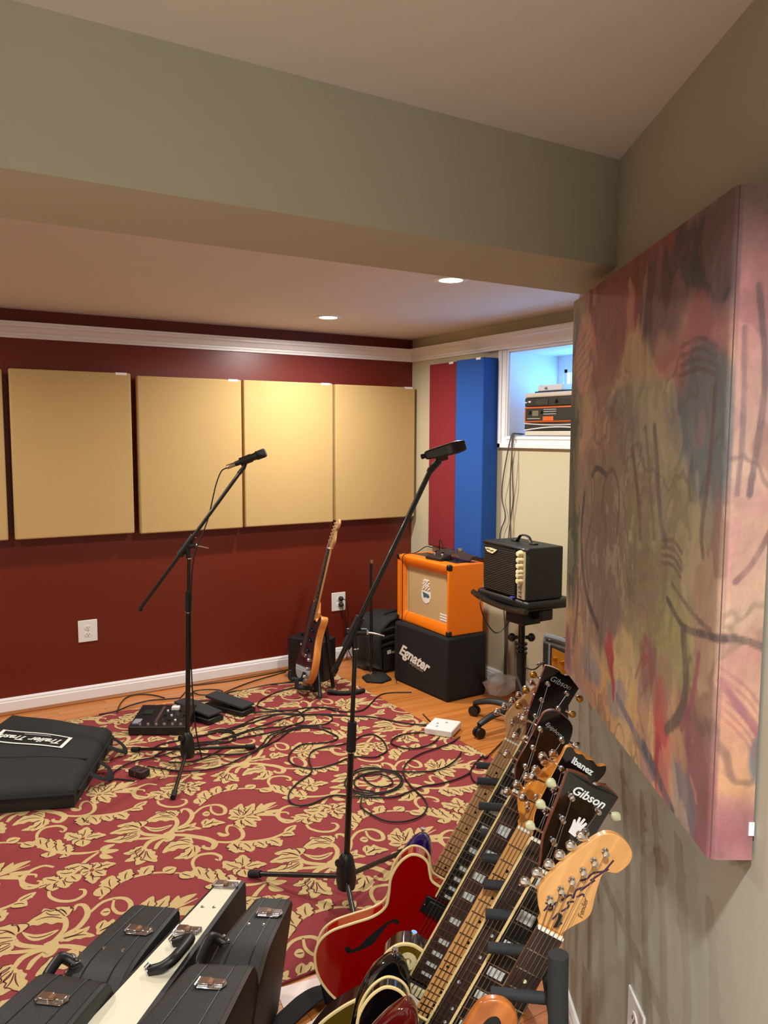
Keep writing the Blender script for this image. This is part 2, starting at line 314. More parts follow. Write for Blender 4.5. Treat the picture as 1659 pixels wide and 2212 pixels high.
# ------------------------------------------------------------------ printed art panel on the near wall
def vnoise(x, y, seed, oct=4, rough=.55):
    rs = np.random.RandomState(seed); out = 0; amp = 1; tot = 0
    for o in range(oct):
        g = rs.rand(64, 64); xi = np.floor(x).astype(int); yi = np.floor(y).astype(int); fx = x - xi; fy = y - yi
        fx = fx * fx * (3 - 2 * fx); fy = fy * fy * (3 - 2 * fy); a = g[yi % 64, xi % 64]; b = g[yi % 64, (xi + 1) % 64]; c = g[(yi + 1) % 64, xi % 64]; d = g[(yi + 1) % 64, (xi + 1) % 64]
        out = out + amp * ((a * (1 - fx) + b * fx) * (1 - fy) + (c * (1 - fx) + d * fx) * fy); tot += amp; amp *= rough; x = x * 2.03 + 11; y = y * 2.03 + 7
    return out / tot
def sm(a, b, x): t = np.clip((x - a) / (b - a), 0, 1); return t * t * (3 - 2 * t)
def art_color(u, v, side):
    """u: 0 far edge .. 1 near edge .. beyond 1 on the end face; v: 0 bottom .. 1 top -> sRGB"""
    wx = u + .10 * (vnoise(u * 5, v * 5, 1) - .5); wy = v + .12 * (vnoise(u * 5 + 9, v * 5, 2) - .5)
    n1 = vnoise(wx * 5, wy * 4, 3); n2 = vnoise(wx * 9, wy * 6, 4); n3 = vnoise(wx * 26, wy * 20, 5, 5, .7); n4 = vnoise(wx * 60, wy * 14, 6, 3)
    col = np.zeros(u.shape + (3,)); col[:] = (168, 142, 104)
    def mixc(c, m):
        m = np.clip(m, 0, 1)[..., None]; col[:] = col * (1 - m) + np.array(c) * m
    def blob(cu, cv, ru, rv, c, k=1, soft=.28, nz=1.1):
        d = np.sqrt(((wx - cu) / ru) ** 2 + ((wy - cv) / rv) ** 2) + nz * (n2 - .5); mixc(c, k * (1 - sm(1 - soft, 1 + soft * .4, d)))
    mixc((128, 120, 92), sm(.45, .62, n1) * .8); mixc((182, 130, 118), sm(.5, .68, n2) * .7)
    blob(.5, .98, .42, .2, (128, 66, 66), .95); blob(.98, .93, .26, .2, (70, 68, 76), .95, .4); blob(.72, .88, .16, .1, (84, 78, 86), .7); blob(.84, .76, .2, .1, (170, 92, 92), .8); blob(.3, .86, .25, .1, (160, 92, 84), .7)
    blob(.05, .9, .1, .1, (120, 122, 122), .8); blob(.15, .86, .12, .08, (196, 138, 126), .8); blob(.55, .75, .2, .1, (176, 150, 112), .8); blob(.62, .66, .25, .1, (140, 138, 110), .8)
    blob(.9, .66, .13, .12, (84, 96, 102), .85); blob(.45, .68, .16, .07, (112, 104, 104), .7); blob(.28, .62, .14, .14, (192, 142, 112), .75)
    blob(.04, .48, .08, .32, (78, 84, 62), .95, .3, .5); blob(.07, .3, .06, .14, (64, 84, 58), .8)
    blob(.4, .42, .3, .24, (128, 106, 84), .85); blob(.38, .35, .18, .2, (112, 86, 78), .6); blob(.72, .4, .22, .2, (126, 116, 76), .8); blob(.78, .22, .18, .13, (142, 130, 70), .85); blob(.62, .5, .16, .1, (150, 138, 100), .7)
    blob(.1, .12, .12, .13, (190, 142, 80), .85); blob(.02, .06, .06, .09, (120, 62, 74), .8); blob(.35, .05, .22, .1, (200, 140, 72), .9); blob(.62, .06, .2, .1, (198, 150, 84), .9); blob(.5, .14, .12, .1, (196, 160, 90), .7)
    blob(.27, .10, .1, .05, (128, 120, 124), .85); blob(.48, .085, .08, .05, (134, 124, 132), .8); blob(.93, .06, .12, .16, (132, 66, 80), .85); blob(.97, .3, .06, .3, (128, 78, 70), .6); blob(.86, .1, .05, .1, (190, 140, 84), .7)
    blob(.44, .19, .03, .06, (176, 52, 56), .95, .3); blob(.455, .12, .012, .05, (176, 52, 56), .9, .3); blob(.7, .2, .07, .07, (130, 66, 60), .85); blob(.78, .13, .06, .08, (190, 66, 58), .95, .3); blob(.76, .04, .035, .05, (172, 50, 56), .9, .3); blob(.88, .02, .05, .07, (104, 100, 104), .85)
    if side:
        q = sm(1.0, 1.004, u)
        def sb(cv, rv, c, k): mixc(c, q * k * np.exp(-((wy - cv) / rv) ** 2) * (.75 + .5 * (n3 - .3)))
        mixc((206, 136, 132), q * .85); sb(1.0, .1, (124, 118, 118), 1.2); sb(.82, .06, (222, 130, 138), .9); sb(.7, .05, (208, 150, 140), .8); sb(.62, .06, (204, 168, 136), .9); sb(.5, .1, (200, 138, 128), .8); sb(.4, .04, (206, 176, 140), .8); sb(.33, .05, (190, 104, 112), .8); sb(.22, .07, (222, 150, 104), .9); sb(.14, .04, (224, 160, 96), .9); sb(.04, .06, (164, 92, 100), 1.0)
        mixc((120, 118, 116), q * (1 - sm(.6, 1.1, np.sqrt(((u - 1.065) / .02) ** 2 + ((v - .16) / .045) ** 2) + .5 * (n3 - .5))))
    def stroke(pts, w, c, k=.85):
        P = [Vector((p[0], p[1], 0)) for p in pts]; P = crom(P, 6); best = np.full(u.shape, 9.)
        for a, b in zip(P[:-1], P[1:]):
            dx, dy = b.x - a.x, b.y - a.y; t = np.clip(((u - a.x) * dx + (v - a.y) * dy) / (dx * dx + dy * dy + 1e-9), 0, 1)
            best = np.minimum(best, np.hypot(u - a.x - t * dx, v - a.y - t * dy))
        mixc(c, k * (1 - sm(w * .5, w, best + (n3 - .5) * w * .45)) * (.6 + .4 * sm(.35, .6, n4)))
    mott = sm(.53, .57, n3) * sm(.3, .5, n1); cen = np.exp(-(((u - .45) / .42) ** 2 + ((v - .45) / .38) ** 2))
    mixc((100, 80, 72), mott * .65 * cen); mixc((176, 156, 122), sm(.45, .41, n3) * sm(.45, .55, n4) * .55 * cen); mixc((112, 96, 62), sm(.6, .63, n2) * cen * .5)
    edge = sm(.50, .512, n1) * (1 - sm(.525, .54, n1)); mixc((84, 70, 66), edge * .35)
    mixc((150, 96, 96), sm(.58, .62, n2) * (1 - cen) * .45); mixc((196, 160, 116), sm(.40, .37, n2) * (1 - cen) * .45)
    dk = (74, 62, 58); br = (96, 66, 62)
    stroke([(.17, .5), (.15, .4), (.18, .3), (.24, .24), (.33, .2)], .014, dk); stroke([(.33, .47), (.36, .55), (.42, .57), (.47, .52), (.46, .44)], .009, br, .6); stroke([(.24, .55), (.28, .57), (.36, .56)], .009, dk)
    stroke([(.25, .45), (.2, .36), (.23, .28)], .008, br, .7); stroke([(.55, .62), (.6, .52), (.62, .45)], .012, br, .7); stroke([(.68, .66), (.73, .5), (.76, .46)], .014, (92, 82, 80), .75); stroke([(.63, .66), (.68, .52), (.7, .46)], .010, (96, 84, 82), .6)
    stroke([(.95, .72), (.94, .6), (.92, .5), (.93, .46)], .010, br, .7); stroke([(.78, .36), (.86, .33), (.96, .34), (1.02, .345), (1.07, .33)], .008, dk, .8); stroke([(.8, .39), (.9, .36), (.97, .35)], .006, br, .6)
    stroke([(.86, .32), (.88, .24), (.86, .18), (.8, .13)], .016, (86, 72, 60), .85); stroke([(.93, .3), (.91, .22), (.87, .16)], .01, (136, 64, 72), .7)
    stroke([(.5, .09), (.58, .07), (.66, .05), (.74, .02)], .014, (106, 98, 112), .9); stroke([(.68, .055), (.76, .03), (.84, .0)], .016, (80, 76, 84), .9)
    stroke([(.36, .17), (.37, .25), (.4, .3)], .010, (92, 82, 74), .6); stroke([(.1, .1), (.13, .22), (.12, .3)], .014, (92, 80, 52), .8); stroke([(.62, .17), (.66, .22), (.72, .22), (.76, .17)], .007, (150, 72, 60), .8)
    for k in range(4): stroke([(.80, .795 - k * .016), (.88, .80 - k * .016), (.95, .78 - k * .014)], .005, br, .55); stroke([(.74, .46 - k * .014), (.8, .465 - k * .014), (.84, .45 - k * .014)], .005, br, .6)
    for k in range(5): stroke([(.0, .86 - k * .022), (.14, .9 - k * .022), (.3, .97 - k * .03)], .004, (150, 92, 88), .5)
    for k in range(5): stroke([(.86 + k * .0, .99), (.88, .9)], .004, br, .3)
    stroke([(1.03, .86), (1.045, .72), (1.03, .56)], .006, (104, 84, 92), .7); stroke([(1.012, .8), (1.016, .66), (1.012, .56)], .005, (120, 92, 100), .6); stroke([(1.07, .52), (1.04, .46), (1.015, .43)], .006, (120, 84, 86), .7); stroke([(1.0, .28), (1.03, .24), (1.06, .2)], .008, (150, 84, 108), .7)
    if side:
        for k in range(6): stroke([(1.0, .3 - k * .014), (1.04, .27 - k * .016), (1.07, .23 - k * .018)], .003, (170, 92, 100), .5)
    col *= (.84 + .32 * n3)[..., None]; col *= (.95 + .10 * n4)[..., None]
    gray = col @ np.array([.3, .55, .15]); col[:] = gray[..., None] * .26 + col * .74
    return np.clip(col * np.where(u < 1, 1.16, .98)[..., None], 0, 255)  # front face colour lifted to carry the light from the far lamps
s_far, s_near, az0, az1, at = .140 * KN, -.857 * KN, 1.55 + (.907 - 1.55) * KN, 1.55 + (1.905 - 1.55) * KN, .070 * KN
t = thing('art_panel', 'large thick fabric panel printed with an abstract painting, on the near right wall', 'wall panel', M=frame(NV(s_near, .0, az0), DD, NN, (0, 0, 1)))   # local x along the wall, y out of it
Lx = s_far - s_near; Lz = az1 - az0
nu, nv, ns = 300, 300, 24
rr = .012
def art_vert(U):   # U: 0 far .. 1 near .. 1.07 wall, on a rounded path -> local x, y
    d = U * Lx
    if d < Lx - rr: return (Lx - d, at)
    d -= Lx - rr; arc = PI / 2 * rr
    if d < arc: a_ = d / rr; return (rr - rr * math.sin(a_), at - rr + rr * math.cos(a_))
    return (0, max(.002, at - rr - (d - arc)))
Us = np.concatenate([np.linspace(0, 1 - rr / Lx, nu), np.linspace(1 - rr / Lx, 1 - rr / Lx + PI / 2 * rr / Lx, 8)[1:], np.linspace(1 - rr / Lx + PI / 2 * rr / Lx, 1 + (at - .009) / Lx, ns)[1:]])
Vs = np.linspace(0, 1, nv); UU, VV = np.meshgrid(Us, Vs)
xy = np.array([art_vert(a_) for a_ in Us]); Z = VV * Lz
co3 = np.stack([np.broadcast_to(xy[:, 0], UU.shape), np.broadcast_to(xy[:, 1], UU.shape), Z], -1).reshape(-1, 3)
nU = len(Us); idx = np.arange(nU * nv).reshape(nv, nU); F = np.stack([idx[:-1, :-1], idx[1:, :-1], idx[1:, 1:], idx[:-1, 1:]], -1).reshape(-1, 4)
me = bpy.data.meshes.new('printed_cover'); me.from_pydata(co3.tolist(), [], F.tolist())
colr = art_color(UU, VV, True).reshape(-1, 3) / 255; colr = np.where(colr <= .04045, colr / 12.92, ((colr + .055) / 1.055) ** 2.4)
ca = me.color_attributes.new('print', 'FLOAT_COLOR', 'POINT'); ca.data.foreach_set('color', np.concatenate([colr, np.ones((len(colr), 1))], 1).astype(np.float32).ravel())
me.polygons.foreach_set('use_smooth', [True] * len(me.polygons))
M_art = mat('printed_fabric', (150, 120, 100), .9, bump=.25, bscale=700); an = M_art.node_tree.nodes.new('ShaderNodeVertexColor'); an.layer_name = 'print'
M_art.node_tree.links.new(an.outputs[0], M_art.node_tree.nodes['Principled BSDF'].inputs['Base Color']); me.materials.append(M_art)
ob = bpy.data.objects.new('printed_cover', me); C.objects.link(ob); ob.parent = t
MB().lohi((.003, .004, .001), (Lx - .001, at - .003, Lz - .001)).build('panel_core', mat('panel_core_cloth', (104, 74, 76), .9), t)
MB().lohi((-.0015, .003, .034), (.001, .010, .052)).build('tag', M_tag, t)
# ------------------------------------------------------------------ rug with a woven scroll pattern
RS, RL = [[[[[-0.075,0.113],[-0.061,0.063],[-0.028,0.031],[0.01,0.008]],0.016],[[[-0.101,0.04],[-0.054,0.019],[0.008,-0.001]],0.014],[[[-0.092,-0.054],[-0.063,-0.014],[-0.03,-0.003],[0.006,-0.007]],0.016],[[[-0.055,-0.077],[-0.032,-0.041],[0.003,-0.016]],0.014],[[[0.017,0.029],[0.023,0.004],[0.009,-0.027],[-0.009,-0.033]],0.034],[[[-0.075,0.113],[-0.072,0.088],[-0.059,0.089]],0.014],[[[0.02,0.014],[0.07,0.066],[0.083,0.119],[0.077,0.153]],0.014],[[[0.035,0.014],[0.074,0.041],[0.112,0.059],[0.149,0.113],[0.151,0.168],[0.131,0.184],[0.115,0.158]],0.015],[[[0.149,0.113],[0.21,0.16],[0.266,0.151],[0.284,0.107],[0.266,0.062],[0.237,0.068],[0.228,0.109],[0.243,0.157]],0.013],[[[0.017,0.004],[0.068,-0.027],[0.103,-0.063],[0.136,-0.103],[0.151,-0.147],[0.128,-0.18],[0.107,-0.164],[0.107,-0.142]],0.02],[[[0.114,-0.078],[0.155,-0.137],[0.204,-0.172],[0.249,-0.168],[0.272,-0.126],[0.27,-0.064],[0.243,-0.048],[0.223,-0.081],[0.219,-0.115]],0.013],[[[0.219,-0.115],[0.198,-0.106],[0.188,-0.078]],0.018],[[[0.204,-0.172],[0.276,-0.209],[0.35,-0.226],[0.412,-0.214],[0.461,-0.204]],0.012],[[[0.553,-0.043],[0.521,-0.015],[0.471,-0.032],[0.442,-0.087],[0.449,-0.137],[0.482,-0.146],[0.499,-0.122],[0.487,-0.107]],0.013],[[[0.309,-0.006],[0.36,-0.004],[0.414,0.002],[0.482,0.017]],0.008],[[[0.201,0.182],[0.274,0.244],[0.341,0.259],[0.423,0.238],[0.52,0.166]],0.011],[[[-0.423,0.213],[-0.412,0.276],[-0.38,0.311],[-0.332,0.3],[-0.312,0.264],[-0.324,0.24],[-0.335,0.256]],0.012],[[[-0.437,0.212],[-0.401,0.132],[-0.344,0.064],[-0.282,0.029],[-0.235,0.02]],0.014],[[[-0.201,0.012],[-0.219,-0.003],[-0.231,0.005]],0.01],[[[-0.24,0.011],[-0.293,-0.029],[-0.345,-0.089],[-0.402,-0.119],[-0.466,-0.129]],0.013],[[[-0.432,-0.111],[-0.469,-0.109],[-0.502,-0.079],[-0.511,-0.039],[-0.494,-0.017],[-0.464,-0.032],[-0.464,-0.053]],0.012],[[[-0.44,-0.165],[-0.442,-0.205],[-0.417,-0.248],[-0.377,-0.267],[-0.343,-0.251],[-0.336,-0.221],[-0.351,-0.208]],0.012]],[[[-0.065,0.084],[-0.207,0.082],0.05,0.15],[[-0.061,0.099],[-0.174,0.132],0.05,-0.1],[[-0.061,0.112],[-0.134,0.18],0.055,-0.15],[[-0.056,0.12],[-0.066,0.176],0.05,-0.2],[[-0.074,0.071],[-0.156,0.051],0.05,0.1],[[-0.084,-0.043],[-0.174,-0.109],0.055,0.2],[[-0.086,-0.058],[-0.143,-0.154],0.055,0.1],[[-0.082,-0.061],[-0.077,-0.168],0.05,-0.1],[[-0.087,-0.033],[-0.166,-0.05],0.045,0.2],[[0.086,0.117],[-0.035,0.152],0.065,-0.25],[[0.085,0.152],[0.032,0.219],0.05,0.2],[[0.092,0.138],[0.068,0.206],0.045,-0.1],[[0.057,0.074],[-0.045,0.124],0.03,0.3],[[0.078,-0.12],[-0.041,-0.118],0.06,-0.25],[[0.068,-0.135],[-0.016,-0.181],0.05,0.25],[[0.079,-0.125],[0.059,-0.195],0.04,0],[[0.028,-0.06],[0.08,-0.109],0.035,0.3],[[0.061,-0.156],[0.019,-0.207],0.04,0],[[0.047,0.016],[0.147,-0.014],0.035,0.15],[[0.047,0.028],[0.143,0.044],0.035,-0.15],[[0.312,-0.001],[0.3,0.081],0.045,0],[[0.317,0.002],[0.358,0.108],0.045,0.1],[[0.319,-0.005],[0.406,0.083],0.045,0],[[0.321,-0.014],[0.374,-0.071],0.04,0.1],[[0.314,-0.021],[0.333,-0.112],0.045,0],[[0.308,-0.017],[0.282,-0.095],0.05,0],[[0.306,-0.009],[0.265,0.02],0.04,-0.1],[[0.371,0.003],[0.433,0.067],0.028,-0.1],[[0.407,0.007],[0.49,0.045],0.028,0.1],[[0.41,-0.009],[0.488,-0.028],0.026,-0.1],[[0.372,-0.017],[0.444,-0.069],0.026,0.1],[[0.15,-0.005],[0.243,-0.016],0.05,0.2],[[0.157,0.004],[0.216,0.044],0.04,-0.2],[[0.216,0.092],[0.186,0.101],0.04,0],[[0.163,0.01],[0.19,0.054],0.03,0],[[0.208,-0.181],[0.197,-0.262],0.06,0.1],[[0.241,-0.198],[0.247,-0.281],0.055,0.1],[[0.289,-0.218],[0.301,-0.281],0.05,0.1],[[0.333,-0.227],[0.357,-0.299],0.05,0.1],[[0.393,-0.22],[0.438,-0.248],0.045,0.2],[[0.413,-0.211],[0.475,-0.179],0.03,0],[[0.204,-0.184],[0.221,-0.269],0.04,0],[[0.214,0.195],[0.221,0.254],0.05,0],[[0.25,0.226],[0.27,0.308],0.055,0.1],[[0.302,0.249],[0.336,0.318],0.05,0.1],[[0.364,0.251],[0.411,0.301],0.05,0.1],[[0.43,0.234],[0.479,0.243],0.05,0],[[0.479,0.197],[0.513,0.148],0.045,0],[[-0.415,0.174],[-0.409,0.239],0.05,0],[[-0.394,0.128],[-0.381,0.213],0.055,0.1],[[-0.367,0.087],[-0.35,0.186],0.055,0.1],[[-0.34,0.063],[-0.325,0.128],0.05,0.1],[[-0.395,0.104],[-0.41,0.069],0.05,0],[[-0.351,0.061],[-0.342,0.037],0.05,0],[[-0.276,0.149],[-0.315,0.226],0.05,0.1],[[-0.268,0.153],[-0.238,0.233],0.05,0],[[-0.265,0.143],[-0.186,0.127],0.045,0.1],[[-0.271,0.136],[-0.282,0.082],0.05,0],[[-0.277,0.14],[-0.312,0.124],0.045,0],[[-0.233,0.014],[-0.174,0.04],0.028,0.1],[[-0.232,0.002],[-0.171,-0.012],0.028,0],[[-0.237,-0.007],[-0.204,-0.06],0.028,-0.1],[[-0.292,-0.098],[-0.323,-0.042],0.045,0],[[-0.286,-0.093],[-0.259,-0.061],0.045,0],[[-0.281,-0.102],[-0.203,-0.103],0.045,0.1],[[-0.283,-0.111],[-0.255,-0.165],0.045,0],[[-0.291,-0.114],[-0.301,-0.197],0.045,0],[[-0.295,-0.105],[-0.329,-0.109],0.045,0],[[-0.311,-0.049],[-0.368,-0.037],0.05,0.2],[[-0.34,-0.084],[-0.396,-0.05],0.05,0.2],[[-0.36,-0.101],[-0.344,-0.154],0.05,0],[[-0.388,-0.113],[-0.386,-0.177],0.05,0],[[-0.415,-0.123],[-0.429,-0.172],0.045,0],[[-0.402,-0.119],[-0.445,-0.072],0.045,0]]]
rg = thing('rug', 'large red rug with cream floral scroll pattern on the wood floor', 'rug', ((RUG[0] + RUG[2]) / 2, (RUG[1] + RUG[3]) / 2, 0))
M_rug = mat('rug_red_pile', (144, 54, 57), .95, bump=.6, bscale=700, var=.05, vscale=90); M_rugc = mat('rug_cream_pile', (204, 178, 122), .95, bump=.6, bscale=700, var=.05, vscale=90); M_rugd = mat('rug_dark_line', (96, 34, 30), .95)
hx, hy = (RUG[2] - RUG[0]) / 2, (RUG[3] - RUG[1]) / 2
MB().lohi((-hx, -hy, 0), (hx, hy, .008)).build('pile', M_rug, rg, bevel=.003)
cxr, cyr = (RUG[0] + RUG[2]) / 2, (RUG[1] + RUG[3]) / 2
def st_poly(pts, w, k0=.45):
    p = crom([(a, b, 0) for a, b in pts], 6); n = len(p); L_, R_ = [], []
    for i in range(n):
        tt = (p[min(i + 1, n - 1)] - p[max(i - 1, 0)]).normalized(); k = i / (n - 1); ww = w * (k0 + (1 - k0) * math.sin(PI * min(1, k * .9 + .1))) * .5
        L_.append((p[i].x - tt.y * ww, p[i].y + tt.x * ww)); R_.append((p[i].x + tt.y * ww, p[i].y - tt.x * ww))
    return L_, R_
def leaf_poly(a, b, w, bend, wide=1.0):
    dx, dy = b[0] - a[0], b[1] - a[1]; ln = math.hypot(dx, dy); nx, ny = -dy / ln, dx / ln; L_, R_, mid = [], [], []
    lob = w > .044 and ln > .06
    for i in range(17):
        k = i / 16; m_ = (a[0] + dx * k + nx * math.sin(PI * k) * bend * ln, a[1] + dy * k + ny * math.sin(PI * k) * bend * ln)
        ww = w * wide * .5 * (k ** .55) * ((1 - k) ** .75) * 1.95
        wl_ = ww * (1 + (.16 * math.sin(k * 20 + 1) if lob else 0)); wr_ = ww * (1 + (.16 * math.sin(k * 20 + 2.5) if lob else 0))
        L_.append((m_[0] + nx * wl_, m_[1] + ny * wl_)); R_.append((m_[0] - nx * wr_, m_[1] - ny * wr_)); mid.append(m_)
    return L_, R_, mid
cream, dark = MB(), MB()
cell_c = [st_poly(p, w * 1.3) for p, w in RS] + [leaf_poly(a_, b_, w * 1.38, bd_)[:2] for a_, b_, w, bd_ in RL]
cell_d = []
for a_, b_, w, bd_ in RL:
    if w >= .03:
        mid = leaf_poly(a_, b_, w, bd_)[2][2:14:2]; cell_d.append(st_poly(mid, .0045, .3))
        if w >= .044:
            L_, R_, md = leaf_poly(a_, b_, w * 1.44, bd_); cell_d.append(st_poly(R_[1:16:2], .0042, .5))
def put(mb, LR, T, z):
    L_, R_ = LR; n = len(L_); vs = []
    for q in (L_, R_):
        for p in q: vs.append((min(max(p[0] + T[0] - cxr, -hx + .004), hx - .004), min(max(p[1] + T[1] - cyr, -hy + .004), hy - .004), z))
    if max(v[0] for v in vs) - min(v[0] for v in vs) < .002 or max(v[1] for v in vs) - min(v[1] for v in vs) < .002: return
    mb.add(vs, [(i, i + 1, n + i + 1, n + i) for i in range(n - 1)])
for i in range(-6, 7):
    for j in range(-6, 7):
        T = (.824 + .505 * i + .447 * j, 2.95 + .485 * i - .515 * j)
        if not (-.5 < T[0] < RUG[2] + .7 and RUG[1] - .7 < T[1] < RUG[3] + .7): continue
        for k, lr in enumerate(cell_c): put(cream, lr, T, .0086 + .00001 * (k % 40))
        for k, lr in enumerate(cell_d): put(dark, lr, T, .0096)
cream.build('scroll_pattern', M_rugc, rg, kind='stuff'); dark.build('pattern_outline', M_rugd, rg, kind='stuff')
# ------------------------------------------------------------------ guitars
W_board = wood('rosewood_board', (38, 25, 20), (66, 46, 38), (60, 3, 60), .5)
W_ebony = mat('ebony_board', (24, 22, 21), .4); W_maple = wood('maple', (204, 148, 84), (226, 172, 106), (60, 4, 60), .28, coat=.4); W_maple2 = wood('pale_maple', (176, 132, 84), (204, 160, 110), (60, 4, 60), .35, coat=.3); W_amber = wood('amber_maple', (190, 112, 34), (222, 150, 62), (60, 4, 60), .25, coat=.5)
W_mahog = wood('mahogany', (90, 40, 22), (120, 60, 34), (50, 5, 50), .35, coat=.4)
M_pearl = mat('pearl_inlay', (196, 206, 204), .25, coat=.6, var=.25, vscale=90); M_bind = mat('cream_binding', (236, 214, 152), .4); M_nut = mat('bone_nut', (240, 234, 214), .4); M_fret = mat('fret_wire', (190, 180, 160), .3, metal=1); M_string = mat('steel_string', (150, 145, 140), .35, metal=1)
M_logo = mat('pearl_logo', (225, 232, 232), .4); M_greenkey = mat('tulip_button_plastic', (196, 200, 158), .35, coat=.3); M_gloss = mat('gloss_black', (8, 8, 9), .08, coat=1)
ES = [(0, .43), (.045, .428), (.062, .413), (.078, .392), (.100, .3845), (.124, .393), (.139, .425), (.140, .468), (.126, .508), (.119, .540), (.135, .577), (.174, .620), (.208, .660), (.222, .700), (.213, .742), (.180, .783), (.130, .808), (.07, .818), (0, .820)]
STRAT = [(0, .405), (-.03, .402), (-.048, .385), (-.062, .362), (-.085, .340), (-.112, .338), (-.132, .362), (-.142, .40), (-.140, .45), (-.128, .50), (-.121, .545), (-.130, .60), (-.150, .66), (-.160, .71), (-.150, .76), (-.115, .797), (-.06, .812), (0, .814), (.06, .810), (.115, .790), (.150, .745), (.158, .69), (.146, .63), (.122, .57), (.112, .52), (.116, .47), (.127, .44), (.130, .41), (.118, .392), (.098, .392), (.078, .412), (.058, .432), (.035, .43)]
LP = [(0, .410), (-.025, .404), (-.05, .403), (-.075, .417), (-.089, .448), (-.086, .49), (-.080, .52), (-.088, .552), (-.115, .595), (-.140, .65), (-.150, .71), (-.148, .765), (-.12, .812), (-.06, .832), (0, .835), (.06, .832), (.12, .812), (.158, .765), (.166, .71), (.150, .65), (.122, .595), (.112, .55), (.118, .51), (.128, .475), (.126, .445), (.108, .432), (.085, .440), (.062, .462), (.035, .470), (.01, .455)]
SG = [(0, .405), (-.035, .400), (-.055, .378), (-.078, .345), (-.098, .335), (-.112, .350), (-.128, .390), (-.136, .44), (-.128, .50), (-.118, .55), (-.128, .60), (-.152, .66), (-.165, .72), (-.155, .77), (-.11, .812), (0, .825), (.11, .812), (.155, .77), (.165, .72), (.152, .66), (.128, .60), (.118, .55), (.124, .50), (.134, .45), (.128, .40), (.112, .365), (.098, .350), (.080, .362), (.060, .392), (.035, .405)]
H_F = [(-.021, 0), (-.0225, .012), (-.034, .026), (-.045, .048), (-.041, .075), (-.024, .125), (-.004, .168), (.012, .182), (.035, .182), (.054, .170), (.058, .152), (.049, .130), (.031, .120), (.036, .085), (.044, .049), (.030, .022), (.0215, .006), (.021, 0)]
H_G = [(-.0215, 0), (-.0235, .012), (-.036, .045), (-.040, .075), (-.043, .115), (-.0475, .155), (-.0485, .164), (-.046, .1665), (-.030, .170), (-.014, .1705), (-.005, .166), (0, .161), (.005, .166), (.014, .1705), (.030, .170), (.046, .1665), (.0485, .164), (.0475, .155), (.043, .115), (.040, .075), (.036, .045), (.0235, .012), (.0215, 0)]
H_I = [(-.0215, 0), (-.024, .012), (-.035, .040), (-.036, .10), (-.034, .150), (-.033, .168), (-.022, .174), (-.012, .168), (.0, .171), (.010, .167), (.022, .170), (.034, .165), (.047, .172), (.052, .158), (.044, .132), (.036, .10), (.035, .040), (.024, .012), (.0215, 0)]
H_E = [(-.0215, 0), (-.024, .012), (-.038, .045), (-.036, .10), (-.034, .140), (-.030, .165), (-.012, .178), (.010, .176), (.034, .166), (.042, .140), (.040, .10), (.038, .045), (.024, .012), (.0215, 0)]
def half(o): return o + [(-x, y) for x, y in o[-2:0:-1]]
fy = lambda n, sc: sc * (1 - 2 ** (-n / 12))
